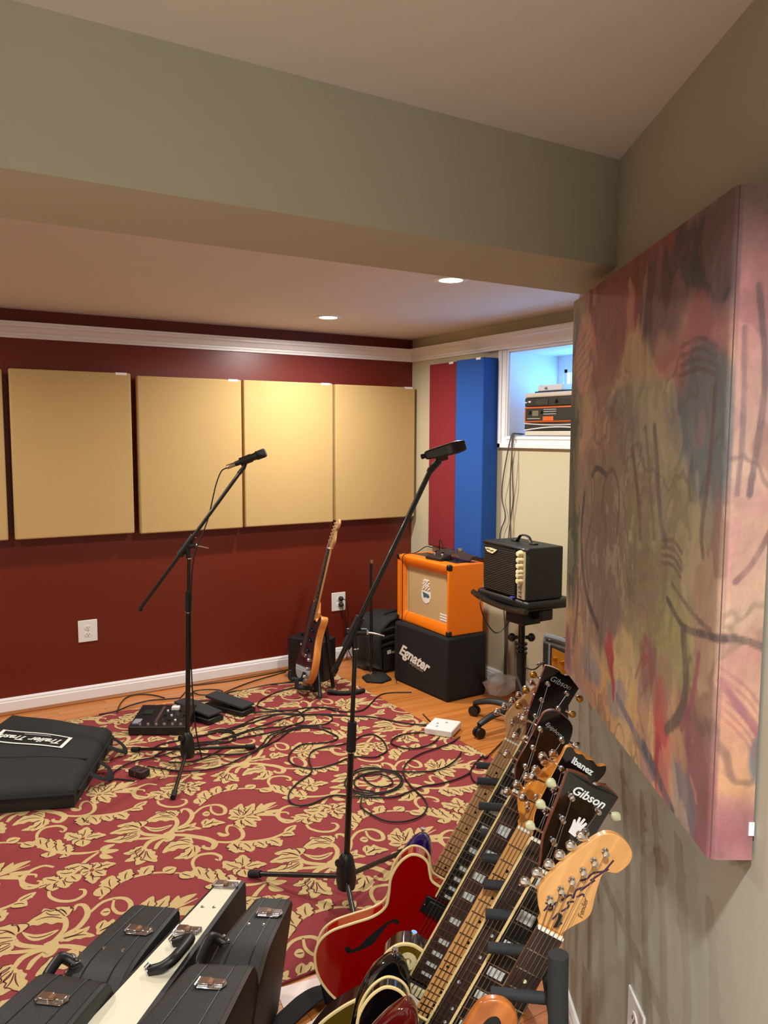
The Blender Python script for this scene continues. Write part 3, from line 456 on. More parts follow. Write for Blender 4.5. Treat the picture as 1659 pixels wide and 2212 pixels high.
def guitar(name, label, group, M, out, g):
    """M: matrix with origin at the butt, x to the treble side, y up the neck, z out of the face"""
    t = thing(name, label, 'guitar', M=M, group=group); Lb = g['L']; sc = g.get('scale', .648); d = g['depth']
    P = [(v.x, Lb - v.y) for v in crom([(x, y, 0) for x, y in out], 5, True)]
    r = g.get('round', .003); R = lambda i, z: [(x, y, z) for x, y in (inset(P, i) if i else P)]
    if r > .004: rings = [R(r, -d), R(r * .3, -d + r * .3), R(0, -d + r), R(0, -r), R(r * .3, -r * .3), R(r, 0)]
    else: rings = [R(r, -d), R(0, -d + r), R(0, -r), R(r, 0)]
    if g.get('top'):
        MB().rings(rings).build('body', g['body'], t, smooth=True); MB().prism(inset(P, .004), 0, .0012).build('top', g['top'], t)
    else: MB().rings(rings).build('body', g['body'], t, smooth=True)
    if g.get('bind'):
        for z in ([-.0005, -d + .0005] if g['bind'] == 2 else [-.0005]):
            MB().tube([(x, y, z) for x, y in P], g.get('bw', .0034), 6, closed=True).build('binding', M_bind, t, smooth=True)
    zb = .016; nb = g.get('board_end', .455); w0, w1 = .0215, .0275
    wd = lambda y: w0 + (w1 - w0) * y / .47
    # neck with rounded back
    rg_ = []
    for y in (-.004, .02, .2, .36, nb - .02):
        k = wd(max(0, y)); rg_.append([(k * math.cos(a_), Lb - y, zb - .007 - (.019 if y > 0 else .014) * math.sin(a_)) for a_ in [PI * j / 8 for j in range(9)]])
    MB().rings(rg_).build('neck', g['neck'], t, smooth=True)
    MB().rings([[(-wd(y), Lb - y, zb - .007), (wd(y), Lb - y, zb - .007), (wd(y), Lb - y, zb - .001), (wd(y) * .55, Lb - y, zb), (-wd(y) * .55, Lb - y, zb), (-wd(y), Lb - y, zb - .001)] for y in (0, nb)]).build('fretboard', g['board'], t)
    if g.get('nbind'):
        for s in (-1, 1): MB().hexa([(s * wd(y) + dx, Lb - y, zb - .007) for y, dx in ((0, -.0012), (0, .0012), (nb, .0012), (nb, -.0012))], [(s * wd(y) + dx, Lb - y, zb) for y, dx in ((0, -.0012), (0, .0012), (nb, .0012), (nb, -.0012))]).build('neck_binding', M_bind, t)
    MB().lohi((-w0, Lb - .001, zb - .006), (w0, Lb + .004, zb + .0018)).build('nut', M_nut, t, bevel=.0008)
    fm_ = g.get('_fret') or MB().lohi((-1, -.0011, 0), (1, .0011, .0012)).build('fret', M_fret, t, bevel=0); fl = [fm_]
    n = 1
    while fy(n, sc) < nb - .006 and n < 25:
        o = fm_ if n == 1 else fm_.copy()
        if n > 1: C.objects.link(o)
        y = fy(n, sc); o.parent = t; o.location = (0, Lb - y, zb); o.scale = (wd(y) * .985, 1, 1); n += 1
    nf = n - 1
    first = None
    for k in [1, 3, 5, 7, 9, 12, 15, 17, 19, 21]:
        if k > nf or (k == 1 and g['inlay'] != 'bigblock'): continue
        y = (fy(k, sc) + fy(k - 1, sc)) / 2; gap = fy(k, sc) - fy(k - 1, sc)
        spots = [0] if g['inlay'] != 'dot' or k != 12 else [-.012, .012]
        for x in spots:
            if g['inlay'] == 'dot': mb = MB().lathe([(.0034, 0), (.0034, .0004)], 12)
            elif g['inlay'] == 'trap': mb = MB().hexa([(-.012, -gap * .3, 0), (.012, -gap * .36, 0), (.012, gap * .36, 0), (-.012, gap * .3, 0)], [(-.012, -gap * .3, .0004), (.012, -gap * .36, .0004), (.012, gap * .36, .0004), (-.012, gap * .3, .0004)])
            elif g['inlay'] == 'smallblock': mb = MB().lohi((-.010, -min(.006, gap * .32), 0), (.010, min(.006, gap * .32), .0004))
            else: mb = MB().lohi((-.0145, -gap * .33, 0), (.0145, gap * .33, .0004))
            o = mb.build('inlay', g.get('inlay_mat', M_pearl), t, loc=(x, Lb - y, zb - .00005))
    # headstock, tilted back
    hs = g['head']; H = [(v.x, v.y) for v in crom([(x, y, 0) for x, y in hs], 4)]; tl = math.tan(math.radians(g.get('tilt', 12)))
    hz = zb - .006 - g.get('drop', 0); th_ = .0135
    bot = [(x, Lb + .002 + y, hz - th_ - y * tl) for x, y in H]; top = [(x, Lb + .002 + y, hz - y * tl) for x, y in H]
    MB().rings([bot, top]).build('headstock', g['headwood'], t, bevel=.0015)
    if g.get('headface'):
        Hi = inset(H, .0015); MB().rings([[(x, Lb + .003 + y, hz - y * tl - .0002) for x, y in Hi], [(x, Lb + .003 + y, hz + .001 - y * tl) for x, y in Hi]]).build('headstock_face', g['headface'], t)
    hp = lambda x, y, z=.001: (x, Lb + .002 + y, hz - y * tl + z)
    posts = []
    if g['tuners'] == 6: posts = [(-.024 + .0078 * i, .045 + .0217 * i) for i in range(6)]
    else: posts = [(s * (.019 + .003 * i), .052 + .040 * i) for s in (-1, 1) for i in range(3)]
    for i, (x, y) in enumerate(posts):
        p = MB().lathe([(.0052, 0), (.0052, .002), (.0034, .003), (.0032, .009), (.0046, .011), (.0046, .014), (.001, .015)], 12, Matrix.Translation(hp(x, y))).build('tuning_post', M_chr, t, smooth=True)
        if g['tuners'] == 6:
            sx = -1; ex = {0: -.046, 1: -.036, 2: -.026, 3: -.018, 4: -.010, 5: -.003}[i]
        else: sx = -1 if x < 0 else 1; ex = sx * .042
        bx_ = ex + sx * .013; q0 = Vector(hp(ex - sx * .012, y, -.010)); q1 = Vector(hp(bx_, y, -.010))
        MB().cyl(q0, q1, .0024, n=8).build('tuner_shaft', M_chr, t)
        kb = g.get('buttons', M_chr)
        MB().rings([[tuple(q1 + Vector((sx * u_, v_ * math.cos(a_) * 1.0, .0052 * math.sin(a_)))) for a_ in [2 * PI * j / 10 for j in range(10)]] for u_, v_ in ((-.002, .003), (.002, .0075), (.008, .0095), (.013, .007), (.015, .003))]).build('tuner_button', kb, t, smooth=True)
    # strings
    bry = g.get('bridge', sc + .002)
    order = sorted(posts, key=lambda p: (p[0], p[1])) if g['tuners'] == 6 else sorted([p for p in posts if p[0] < 0], key=lambda p: p[1]) + sorted([p for p in posts if p[0] > 0], key=lambda p: -p[1])
    for i in range(6):
        k = (i - 2.5) / 2.5; x0 = k * (w0 - .0035); x1 = k * .0258; p = order[i]
        MB().tube([(x1, Lb - bry, .026), (x0, Lb + .002, zb + .0028), Vector(hp(p[0], p[1], .009))], .00085 - .00008 * i, 5).build('string', M_string, t)
    # hardware on the body
    for y in g.get('pickups', []):
        kind = g.get('pk', 'hum')
        if kind == 'hum':
            b = MB().lohi((-.044, Lb - y - .022, 0), (.044, Lb - y + .022, .007)).build('pickup', M_blk, t, bevel=.002)
            MB().lohi((-.034, Lb - y - .018, .007), (.034, Lb - y + .018, .016)).build('pickup_cover', g.get('pkm', M_chr), b, bevel=.002)
            for s in (-1, 1): MB().lathe([(.002, .007), (.002, .010), (.0005, .0105)], 8, Matrix.Translation((s * .041, Lb - y, 0))).build('screw', M_chr, b)
        else: MB().lohi((-.042, Lb - y - .009, .002), (.042, Lb - y + .009, .014)).build('pickup', g.get('pkm', M_wht), t, bevel=.006, seg=3)
    MB().lohi((-.042, Lb - bry - .009, 0), (.042, Lb - bry + .009, .020)).build('bridge', M_chr, t, bevel=.003)
    if g.get('tail'): MB().lohi((-.046, Lb - bry - .052, 0), (.046, Lb - bry - .038, .018)).build('tailpiece', M_chr, t, bevel=.004)
    for x, y in g.get('knobs', []):
        MB().lathe([(.011, 0), (.0115, .004), (.009, .014), (.0085, .016), (.001, .0165)], 14, Matrix.Translation((x, Lb - y, 0))).build('control_knob', g.get('knobm', M_blk), t, smooth=True)
    if g.get('guard'): MB().prism([(v.x, Lb - v.y) for v in crom([(x, y, 0) for x, y in g['guard']], 4, True)], .0004, .0028).build('pickguard', g.get('guardm', M_wht), t)
    for x, y, dx, dy, mm in g.get('strap_buttons', []):
        MB().cyl((x, Lb - y, -d / 2), (x + dx * .012, Lb - y + dy * .012, -d / 2), .0035, n=10).cyl((x + dx * .010, Lb - y + dy * .010, -d / 2), (x + dx * .014, Lb - y + dy * .014, -d / 2), .0065, n=12).build('strap_button', M_chr, t, smooth=True)
    return t, hp, Lb
# the rack stands along the near wall, turned a few degrees from it
DR = (DD - NN * .085).normalized(); LEAN = math.radians(26.5)
def rack_matrix(s, off_nut, z_nut, L, yaw=0):
    down = NN * math.sin(LEAN) + Vector((0, 0, -math.cos(LEAN))); up = -down
    zf = -DR; zf = (zf - up * zf.dot(up)).normalized(); x = up.cross(zf)
    return frame(NW(s, off_nut, z_nut) + down * L, x, up, zf)
GR = 'guitars leaning in the rack along the near wall'
cap = mat('red_stain', (150, 10, 12), .09, coat=1); dkred = mat('gloss_cherry', (146, 3, 4), .09, coat=.8)
# 1 nearest
g1, hp, Lb = guitar('electric_guitar', 'nearest guitar in the rack, maple six-in-line headstock scribbled in purple ink', GR, rack_matrix(-.83, .305, .777, .814), STRAT,
    dict(L=.814, depth=.044, round=.011, body=W_mahog, neck=W_amber, board=W_board, inlay='dot', inlay_mat=M_cream, head=H_F, headwood=W_maple, tilt=0, drop=.006, tuners=6, pickups=[.50, .56, .62], pk='single', knobs=[(.09, .66), (.1, .71), (.09, .76)]))
mk = mat('purple_marker', (62, 38, 66), .6); ink = MB()
def scrib(hp, pts, r=.0011): return MB().tube(crom([hp(x, y, .0006) for x, y in pts], 4), r, 5, flat=.3)
sg = MB()
for pts in ([(-.022, .022), (-.018, .04), (-.012, .030), (-.020, .028), (-.010, .045)], [(-.026, .034), (-.010, .040)], [(-.004, .016), (.0, .030), (.004, .022)], [(.006, .012), (.012, .018)], [(.002, .034), (.008, .046), (.004, .052), (.012, .058)],
            [(-.006, .05), (.002, .065), (.008, .062), (.006, .075), (.014, .085), (.012, .078), (.02, .096), (.024, .104)], [(.004, .092), (.012, .10), (.016, .112), (.03, .124), (.034, .13)], [(.018, .10), (.026, .116), (.03, .126), (.034, .146)], [(.012, .066), (.018, .075), (.022, .072)], [(-.014, .056), (-.008, .062), (-.003, .058)]):
    P_ = MB().tube(crom([hp(x, y, .0003) for x, y in pts], 4), .0016, 5, flat=.4); sg.add(P_.v, P_.f)
sg.build('signature', mk, g1)
text('lettering', 'Fender', .0115, mat('dark_logo', (120, 92, 58), .5), frame(hp(.029, .055, .0006), (-.18, .98, 0), (-.98, -.18, 0), (0, 0, 1)), g1, shear=.25)
MB().prism([(.004, 0), (.011, .004), (.009, .022), (.005, .026)], 0, .004, Matrix.Translation(hp(-.002, .006, 0))).build('string_tree', M_blk, g1, bevel=.001)
# 2 black headstock with big pearl blocks
g2, hp, Lb = guitar('electric_guitar', 'guitar with black headstock, pale tulip buttons and a white hand, second from the near end', GR, rack_matrix(-.72, .285, .809, .825), SG,
    dict(L=.825, scale=.628, depth=.036, round=.006, body=mat('wine_red', (86, 10, 12), .08, coat=1), neck=W_mahog, board=W_ebony, inlay='bigblock', nbind=1, head=H_G, headwood=W_mahog, headface=M_gloss, tilt=8, tuners=3, buttons=M_greenkey, pickups=[.49, .59], tail=1, knobs=[(.09, .68), (.11, .73), (.06, .70), (.08, .76)]))
text('lettering', 'Gibson', .021, M_logo, frame(hp(.002, .143, .0014), (1, 0, 0), (0, 1, -.14), (0, .14, 1)), g2, shear=.3, bold=.0004)
hand = [(-.006, 0), (.006, 0), (.009, .008), (.016, .013), (.013, .016), (.007, .014), (.009, .026), (.006, .027), (.003, .018), (.003, .030), (0, .030), (-.001, .019), (-.004, .028), (-.007, .027), (-.005, .017), (-.009, .021), (-.011, .019), (-.008, .010)]
MB().prism([(x * 1.15, y * 1.15) for x, y in hand], 0, .0006, frame(hp(.004, .075, .0014), (.98, -.2, 0), (.2, .97, -.14), (0, .14, 1))).build('truss_rod_cover', M_wht, g2, label='white hand-shaped truss rod cover')
# 3 dots, notched black headstock
g3, hp, Lb = guitar('electric_guitar', 'glossy black guitar with cream edges and notched black headstock, third from the near end', GR, rack_matrix(-.62, .279, .812, .820), half(ES),
    dict(L=.820, scale=.628, depth=.030, round=.002, body=M_gloss, bind=2, neck=W_mahog, board=W_board, inlay='dot', nbind=1, head=H_I, headwood=W_amber, headface=M_gloss, tilt=11, tuners=3, pickups=[.48, .59], tail=1, knobs=[(.11, .69), (.15, .72), (.09, .74), (.13, .77)]))
text('lettering', 'Ibanez', .017, M_logo, frame(hp(.008, .152, .0014), (1, -.1, 0), (.1, .98, -.19), (0, .19, 1)), g3, bold=.0005)
# 4 maple board
g4, hp, Lb = guitar('electric_guitar', 'glossy black guitar with amber maple fretboard and headstock, fourth from the near end', GR, rack_matrix(-.53, .288, .787, .840), [(x * .96 - .0, y + .028) for x, y in STRAT],
    dict(L=.840, depth=.044, round=.013, body=M_gloss, board_end=.46, neck=W_amber, board=W_maple, inlay='dot', inlay_mat=M_blk, head=H_F, headwood=W_amber, tilt=0, drop=.006, tuners=6, pickups=[.50, .56, .62], pk='single', knobs=[(.09, .66), (.1, .71), (.09, .76)], strap_buttons=[(-.106, .368, -.3, 1, 0)],
         guard=[(-.04, .41), (-.075, .42), (-.10, .46), (-.08, .52), (-.07, .6), (-.02, .63), (.05, .68), (.09, .74), (.12, .74), (.125, .68), (.10, .58), (.095, .5), (.06, .46), (.035, .44)], guardm=mat('parchment_guard', (226, 222, 205), .4)))
MB().prism([(.0, 0), (.007, .004), (.006, .028), (0, .036), (-.006, .028), (-.006, .004)], 0, .0006, Matrix.Translation(hp(.006, .012, .0004))).build('dark_plug', W_board, g4)
# 5 gold top
g5, hp, Lb = guitar('electric_guitar', 'single-cut guitar with olive gold top and cream edge, fifth from the near end', GR, rack_matrix(-.43, .282, .815, .835), LP,
    dict(L=.835, scale=.628, depth=.052, round=.003, body=mat('dark_walnut_gloss', (38, 20, 16), .1, coat=1), top=mat('gold_top_lacquer', (118, 92, 26), .22, metal=.35, coat=.8), bind=1, bw=.0042, neck=W_mahog, board=W_board, inlay='trap', nbind=1, head=H_E, headwood=W_mahog, headface=M_gloss, tilt=12, tuners=3, pickups=[.49, .59], pkm=M_cream, tail=1, knobs=[(.09, .68), (.12, .72), (.06, .72), (.1, .77)], strap_buttons=[(-.05, .403, -.2, 1, 0)]))
MB().lathe([(.019, .0012), (.019, .0028), (.0075, .0028), (.0075, .0012)], 24, Matrix.Translation((-.042, Lb - .438, 0))).build('switch_ring', M_cream, g5, smooth=True)
MB().cyl((-.042, Lb - .438, 0), (-.042, Lb - .438, .018), .004).build('toggle_switch', M_cream, g5)
text('lettering', 'Epiphone', .0125, mat('grey_logo', (150, 152, 150), .4), frame(hp(.004, .142, .0014), (.97, -.22, 0), (.22, .95, -.2), (0, .2, 1)), g5, shear=.3)
MB().prism([(-.004, 0), (.004, 0), (.006, .012), (0, .028), (-.006, .012)], 0, .001, Matrix.Translation(hp(0, .012, .001))).build('truss_rod_cover', M_blk, g5)
# 6 red semi hollow
g6, hp, Lb = guitar('electric_guitar', 'bright red semi-hollow guitar with f-hole and white binding, second from the far end', GR, rack_matrix(-.178, .216, .832, .820), half(ES),
    dict(L=.820, scale=.628, depth=.045, round=.002, body=dkred, bind=2, bw=.0036, neck=mat('cherry_neck', (110, 20, 14), .2, coat=.8), board=W_ebony, inlay='smallblock', nbind=1, head=H_G, headwood=mat('cherry_neck'), headface=M_gloss, tilt=12, tuners=3, buttons=M_gold, board_end=.45, pickups=[.483, .585], pkm=M_blk, tail=1, knobs=[(.11, .69), (.15, .72), (.09, .74), (.13, .77)]))
for sx in (-1, 1):
    c_ = [(.084, .556), (.096, .575), (.104, .60), (.114, .635), (.128, .665), (.150, .690)]; wv = [.0035, .0030, .0062, .0105, .0050, .0032]
    P_ = crom([(x, y, 0) for x, y in c_], 5); n_ = len(P_); L_, R_ = [], []
    for i, p in enumerate(P_):
        tt = (P_[min(i + 1, n_ - 1)] - P_[max(0, i - 1)]).normalized(); f_ = i / (n_ - 1) * 5; j = min(4, int(f_)); w_ = wv[j] + (wv[j + 1] - wv[j]) * (f_ - j)
        L_.append((sx * (p.x - tt.y * w_), Lb - (p.y + tt.x * w_))); R_.append((sx * (p.x + tt.y * w_), Lb - (p.y - tt.x * w_)))
    circ = lambda cx_, cy_, r_: [(sx * (cx_ + r_ * math.cos(2 * PI * k / 14)), Lb - (cy_ + r_ * math.sin(2 * PI * k / 14))) for k in range(14)]
    hole = MB().add([(x, y, .0004) for x, y in L_ + R_], [(i, i + 1, n_ + i + 1, n_ + i) for i in range(n_ - 1)]).prism(circ(.078, .560, .0062), 0, .0004).prism(circ(.152, .681, .0075), 0, .0004)
    hole.build('f_hole', mat('f_hole_dark', (3, 2, 2), .9), g6)
text('lettering', 'Gibson', .019, mat('grey_logo'), frame(hp(.002, .146, .0014), (1, 0, 0), (0, .98, -.2), (0, .2, 1)), g6, shear=.3)
MB().prism([(-.006, 0), (.006, 0), (.008, .015), (0, .034), (-.008, .015)], 0, .001, Matrix.Translation(hp(0, .014, .001))).build('truss_rod_cover', M_nick, g6)
# 7 farthest, blue with a pale maple neck
g7, hp, Lb = guitar('electric_guitar', 'deep blue guitar with pale maple neck, farthest in the rack', GR, rack_matrix(-.065, .245, .782, .814), [(x * .80 + (.004 if x < 0 else 0), y - .006) for x, y in STRAT],
    dict(L=.814, depth=.044, round=.012, body=mat('deep_blue_gloss', (16, 12, 92), .08, coat=1), neck=W_maple2, board=W_maple2, inlay='dot', inlay_mat=M_blk, head=H_F, headwood=W_maple2, tilt=0, drop=.006, tuners=6, pickups=[.50, .56, .62], pk='single', knobs=[(.09, .66), (.1, .71), (.09, .76)], strap_buttons=[(-.086, .333, -.3, 1, 0)]))
MB().prism([(.0, 0), (.007, .004), (.006, .022), (0, .030), (-.006, .022), (-.006, .004)], 0, .0006, Matrix.Translation(hp(.002, .010, .0004))).build('dark_plug', W_board, g7)
# the rack itself
rk = thing('guitar_rack', 'black foam-padded guitar rack along the near wall, holding the row of guitars', 'guitar rack', NW(-.4, .45, 0))
O = Vector(rk.location)
def rp(s, off, z): return NW(s, off, z) - O
ro = lambda s: .325 - .085 * (s + .87)
za = .69
MB().tube([rp(-.91, ro(-.91) - .02, za), rp(.02, ro(.02) - .02, za)], .012, 12).build('top_rail', M_foam, rk, smooth=True)
for s in (-.015, -.108, -.245, -.372, -.475, -.571, -.667, -.762, -.872):
    a_ = rp(s, ro(s) - .02, za); b_ = rp(s + .008, ro(s) + .075, za + .004); dv = (b_ - a_)
    MB().tube([a_, a_ + dv * .985, b_], .0092, 12).build('foam_arm', M_foam, rk, smooth=True)
for s in (-.915, .03):
    pts = [rp(s, ro(s) - .02, .792), rp(s, ro(s) - .022, .7), rp(s, ro(s) - .035, .4), rp(s, ro(s) - .06, .03), rp(s, ro(s) + .1, .022), rp(s, ro(s) + .42, .022)]
    MB().tube(crom(pts, 5), .0155, 12).build('end_frame', M_foam, rk, smooth=True)
for of in (.30, .43): MB().tube([rp(-.915, .36 + of * .9, .062), rp(.03, .28 + of * .9, .062)], .017, 12).build('bottom_rail', M_foam, rk, smooth=True)
# small wooden instrument in the nearest slot, only the top of its headstock shows
sm_ = thing('small_string_instrument', 'small orange-brown wooden instrument under the nearest rack arm, only its rounded top showing', 'instrument', M=rack_matrix(-.915, .40, .69, .50))
MB().prism([(v.x, v.y) for v in crom([(-.03, .44, 0), (-.036, .47, 0), (-.03, .515, 0), (0, .532, 0), (.03, .515, 0), (.036, .47, 0), (.03, .44, 0), (.018, .42, 0), (-.018, .42, 0)], 5, True)], -.012, .004).build('headstock', wood('koa_wood', (150, 78, 28), (206, 124, 56), (40, 9, 40), .3, coat=.5), sm_, bevel=.004, seg=3)
MB().prism([(v.x, v.y) for v in crom([(-.012, .46, 0), (-.012, .495, 0), (0, .507, 0), (.012, .495, 0), (.012, .46, 0)], 4, True)], .0041, .0048).build('headstock_face', M_blk, sm_)
MB().lohi((-.018, .2, -.015), (.018, .43, .002)).build('neck', wood('koa_wood', (0, 0, 0), (0, 0, 0)), sm_, bevel=.004)
ub = [(0, .22, 0), (-.06, .21, 0), (-.075, .16, 0), (-.062, .12, 0), (-.09, .06, 0), (-.07, .01, 0), (0, 0, 0), (.07, .01, 0), (.09, .06, 0), (.062, .12, 0), (.075, .16, 0), (.06, .21, 0)]
MB().prism([(v.x, v.y) for v in crom(ub, 5, True)], -.05, .0).build('body', wood('koa_wood', (0, 0, 0), (0, 0, 0)), sm_, bevel=.003)
# ------------------------------------------------------------------ microphone stands
ZR = .0095   # top of the rug
def mic_stand(label, base, feet, zhub, top, zsplit, boom, pivot, knob_dir, rl=.0115, ru=.008, knobs=1, rb=.0085):
    t = thing('microphone_stand', label, 'microphone stand', (base[0], base[1], ZR), group='boom microphone stands')
    B = Vector(t.location); L = lambda p: Vector(p) - B
    b3 = Vector((base[0], base[1], 0)); tp = Vector(top); ax = lambda z: b3 + (tp - b3) * (z / tp.z)
    MB().lathe([(.012, -.062), (.030, -.058), (.034, -.03), (.033, .0), (.024, .045), (.016, .058), (.012, .062)], 20, Matrix.Translation(L(ax(zhub)))).build('tripod_hub', M_blk, t, smooth=True)
    kd = Vector((-.8, -.35, .3)).normalized(); h = L(ax(zhub + .03)); MB().cyl(h + kd * .02, h + kd * .034, .008).cyl(h + kd * .034, h + kd * .05, .015, .012, 8).build('hub_knob', M_blk, t, smooth=True)
    for f in feet:
        p0 = L(ax(zhub - .02)); p1 = L((f[0], f[1], ZR + .012)); d = (p1 - p0).normalized()
        lg = MB().tube([p0 + d * .02, p1], .0085, 10).build('leg', M_blkm, t, smooth=True)
        MB().tube([p1 - d * .035, p1 - d * .03, p1 + d * .008, p1 + d * .012], .0125, 10).build('rubber_foot', M_rub, lg, smooth=True)
    MB().tube([L(ax(zhub)), L(ax(zsplit))], rl, 12).build('lower_tube', M_blkm, t, smooth=True)
    MB().tube([L(ax(zsplit - .02)), L(tp)], ru, 12).build('upper_tube', M_blkm, t, smooth=True)
    MB().tube([L(ax(zsplit - .075)), L(ax(zsplit - .07)), L(ax(zsplit + .012)), L(ax(zsplit + .02))], .0165, 14, .0145).build('height_clutch', M_rub, t, smooth=True)
    MB().tube([L(ax(zsplit - .082)), L(ax(zsplit - .078))], .0155, 14).build('clutch_ring', M_chr, t, smooth=True)
    b0, b1 = Vector(boom[0]), Vector(boom[1]); bd_ = (b1 - b0).normalized(); pv = Vector(pivot)
    MB().tube([L(b0), L(b1)], rb, 12).build('boom', M_blkm, t, smooth=True)
    MB().tube([L(b0 - bd_ * .004), L(b0 + bd_ * .012)], rb * 1.25, 12).build('boom_end_cap', M_rub, t, smooth=True)
    along = (pv - b0).dot(bd_); on = b0 + bd_ * along
    MB().tube([L(on - bd_ * .055), L(on - bd_ * .05), L(on + bd_ * .05), L(on + bd_ * .055)], .0165, 12).build('boom_clamp', M_blk, t, smooth=True)
    kdir = Vector(knob_dir).normalized()
    MB().tube([L(on - kdir * .02), L(on + kdir * .045)], .013, 12).build('pivot_block', M_blk, t, smooth=True)
    MB().tube([L(tp - Vector((0, 0, .03))), L(tp + (on - tp) * .6)], .012, 12).build('pivot_neck', M_blk, t, smooth=True)
    MB().tube([L(tp - Vector((0, 0, .034))), L(tp - Vector((0, 0, .026)))], .0115, 12).build('pivot_ring', M_chr, t, smooth=True)
    lv = on + kdir * .04; MB().lathe([(.011, -.006), (.011, .006), (.006, .010)], 12, Matrix.Translation(L(lv))).build('pivot_nut', M_chr, t, smooth=True)
    MB().tube([L(lv), L(lv + kdir * .03 + Vector((0, 0, -.004))), L(lv + kdir * .062 + Vector((0, 0, -.012)))], .0062, 8, .0045, flat=.5).build('clamp_lever', M_chr, t, smooth=True)
    return t, bd_
RV = Vector((.85, -.52, 0))
mic_stand('left boom microphone stand between the pedals and the wall panels', (1.113, 3.565), [(.952, 3.248), (.94, 3.847), (1.446, 3.582)], .105, (1.140, 3.559, 1.018), .815, [(.935, 3.654, .752), (1.362, 3.463, 1.390)], (1.14, 3.559, 1.036), RV)
mic_stand('right boom microphone stand in the middle of the rug, nearest the guitar rack', (1.213, 2.212), [(1.006, 2.507), (1.55, 2.36), (1.13, 1.965)], .115, (1.252, 2.208, .895), .60, [(1.188, 2.235, .79), (1.491, 2.122, 1.455)], (1.252, 2.208, .912), RV, .0105, .0075, rb=.0088)
def axis_frame(a, b, up=(0, 0, 1)):
    a, b = Vector(a), Vector(b); y = (b - a).normalized(); x = y.cross(Vector(up)).normalized(); return frame(a, x, y, x.cross(y))
# left: handheld-shaped microphone in a clip
A_, B_ = (1.340, 3.484, 1.418), (1.462, 3.412, 1.473)
t = thing('microphone', 'black handheld microphone clipped on the left stand', 'microphone', M=axis_frame(A_, B_)); bpy.context.view_layer.update(); ML = (Vector(B_) - Vector(A_)).length
rot = Matrix.Rotation(-PI / 2, 4, 'X')
MB().lathe([(.010, 0), (.0115, .002), (.0125, .04), (.0165, .088), (.0185, ML - .045)], 18, rot).build('body', M_blk, t, smooth=True)
MB().lathe([(.0185, ML - .045), (.0205, ML - .042), (.0215, ML - .012), (.019, ML - .002), (.012, ML), (.001, ML)], 18, rot).build('grille', mat('mic_grille', (52, 54, 56), .45, metal=.5, bump=.8, bscale=900), t, smooth=True)
MB().lathe([(.0215, ML - .046), (.0215, ML - .042)], 18, rot).build('grille_ring', M_blk, t, smooth=True)
MB().lathe([(.0095, -.042), (.0105, -.038), (.0105, -.002), (.0085, .004)], 14, rot).build('cable_connector', M_nick, t, smooth=True)
MB().tube([(0, .025, 0), (0, .03, 0), (0, .078, 0), (0, .082, 0)], .0195, 12).build('clip', M_blk, t, smooth=True)
pe = t.matrix_world.inverted() @ (Vector((1.362, 3.463, 1.390)) - Vector((.011, -.005, .017)))
MB().tube([(0, .045, -.012), (pe.x * .3, .03, -.03), pe * .75 + Vector((0, .004, -.008)), pe], .0105, 10).build('clip_stem', M_blk, t, smooth=True)
# right: wide slab-shaped microphone
A_, B_ = (1.470, 2.138, 1.486), (1.584, 2.072, 1.522)
t = thing('microphone', 'black slab-shaped side microphone on the right stand, in front of the blue panel', 'microphone', M=axis_frame(A_, B_)); bpy.context.view_layer.update(); ML = (Vector(B_) - Vector(A_)).length
MB().rings([[(sx * w_, y_, sz * h_) for sx, sz in ((-1, -1), (1, -1), (1, 1), (-1, 1))] for y_, w_, h_ in ((0, .014, .013), (.03, .017, .0165), (ML - .05, .019, .0195), (ML - .03, .0185, .0205), (ML, .014, .016))]).build('body', mat('mic_satin_black', (18, 18, 19), .25, coat=.4), t, bevel=.005, seg=3)
MB().box((0, ML - .022, 0), (.032, .034, .036)).build('grille', mat('mic_grille'), t, bevel=.006)
pe = t.matrix_world.inverted() @ (Vector((1.491, 2.122, 1.455)) - Vector((.010, -.004, .022)))
MB().tube([(0, .045, -.008), (pe.x * .3, .038, -.03), pe * .8 + Vector((0, .004, -.006)), pe], .0115, 10).build('clip_stem', M_blk, t, smooth=True)
MB().tube([(0, .03, -.016), (0, .07, -.016)], .016, 10).build('clip', M_blk, t, smooth=True)
MB().lathe([(.008, 0), (.009, -.012), (.004, -.014)], 12, rot).build('cable_connector', M_blk, t, smooth=True)
# straight stand without a boom, by the wall
t = thing('straight_stand', 'straight black stand with heavy base beside the soft black bag, nothing on it', 'microphone stand', (2.572, 4.262, 0))
hexp = lambda r, ph=.3: [(r * math.cos(PI / 3 * k + ph), r * math.sin(PI / 3 * k + ph)) for k in range(6)]
MB().rings([[(x, y, z) for x, y in hexp(r_)] for r_, z in ((.098, .0), (.098, .012), (.058, .034))]).build('base', M_rub, t, bevel=.004)
MB().tube([(-.03, .02, .03), (-.03, .02, .76)], .0095, 12).build('tube', M_blkm, t, smooth=True)
MB().tube([(-.03, .02, .03), (-.03, .02, .052)], .015, 12).build('collar', M_chr, t, smooth=True)
MB().tube([(-.03, .02, .75), (-.03, .02, .772)], .0105, 12).build('thread_tip', M_nick, t, smooth=True)
# ------------------------------------------------------------------ amplifiers
def boxframe(x, y, z, th): return frame((x, y, z), (math.sin(th), -math.cos(th), 0), (math.cos(th), math.sin(th), 0), (0, 0, 1))   # x left to right, y into depth
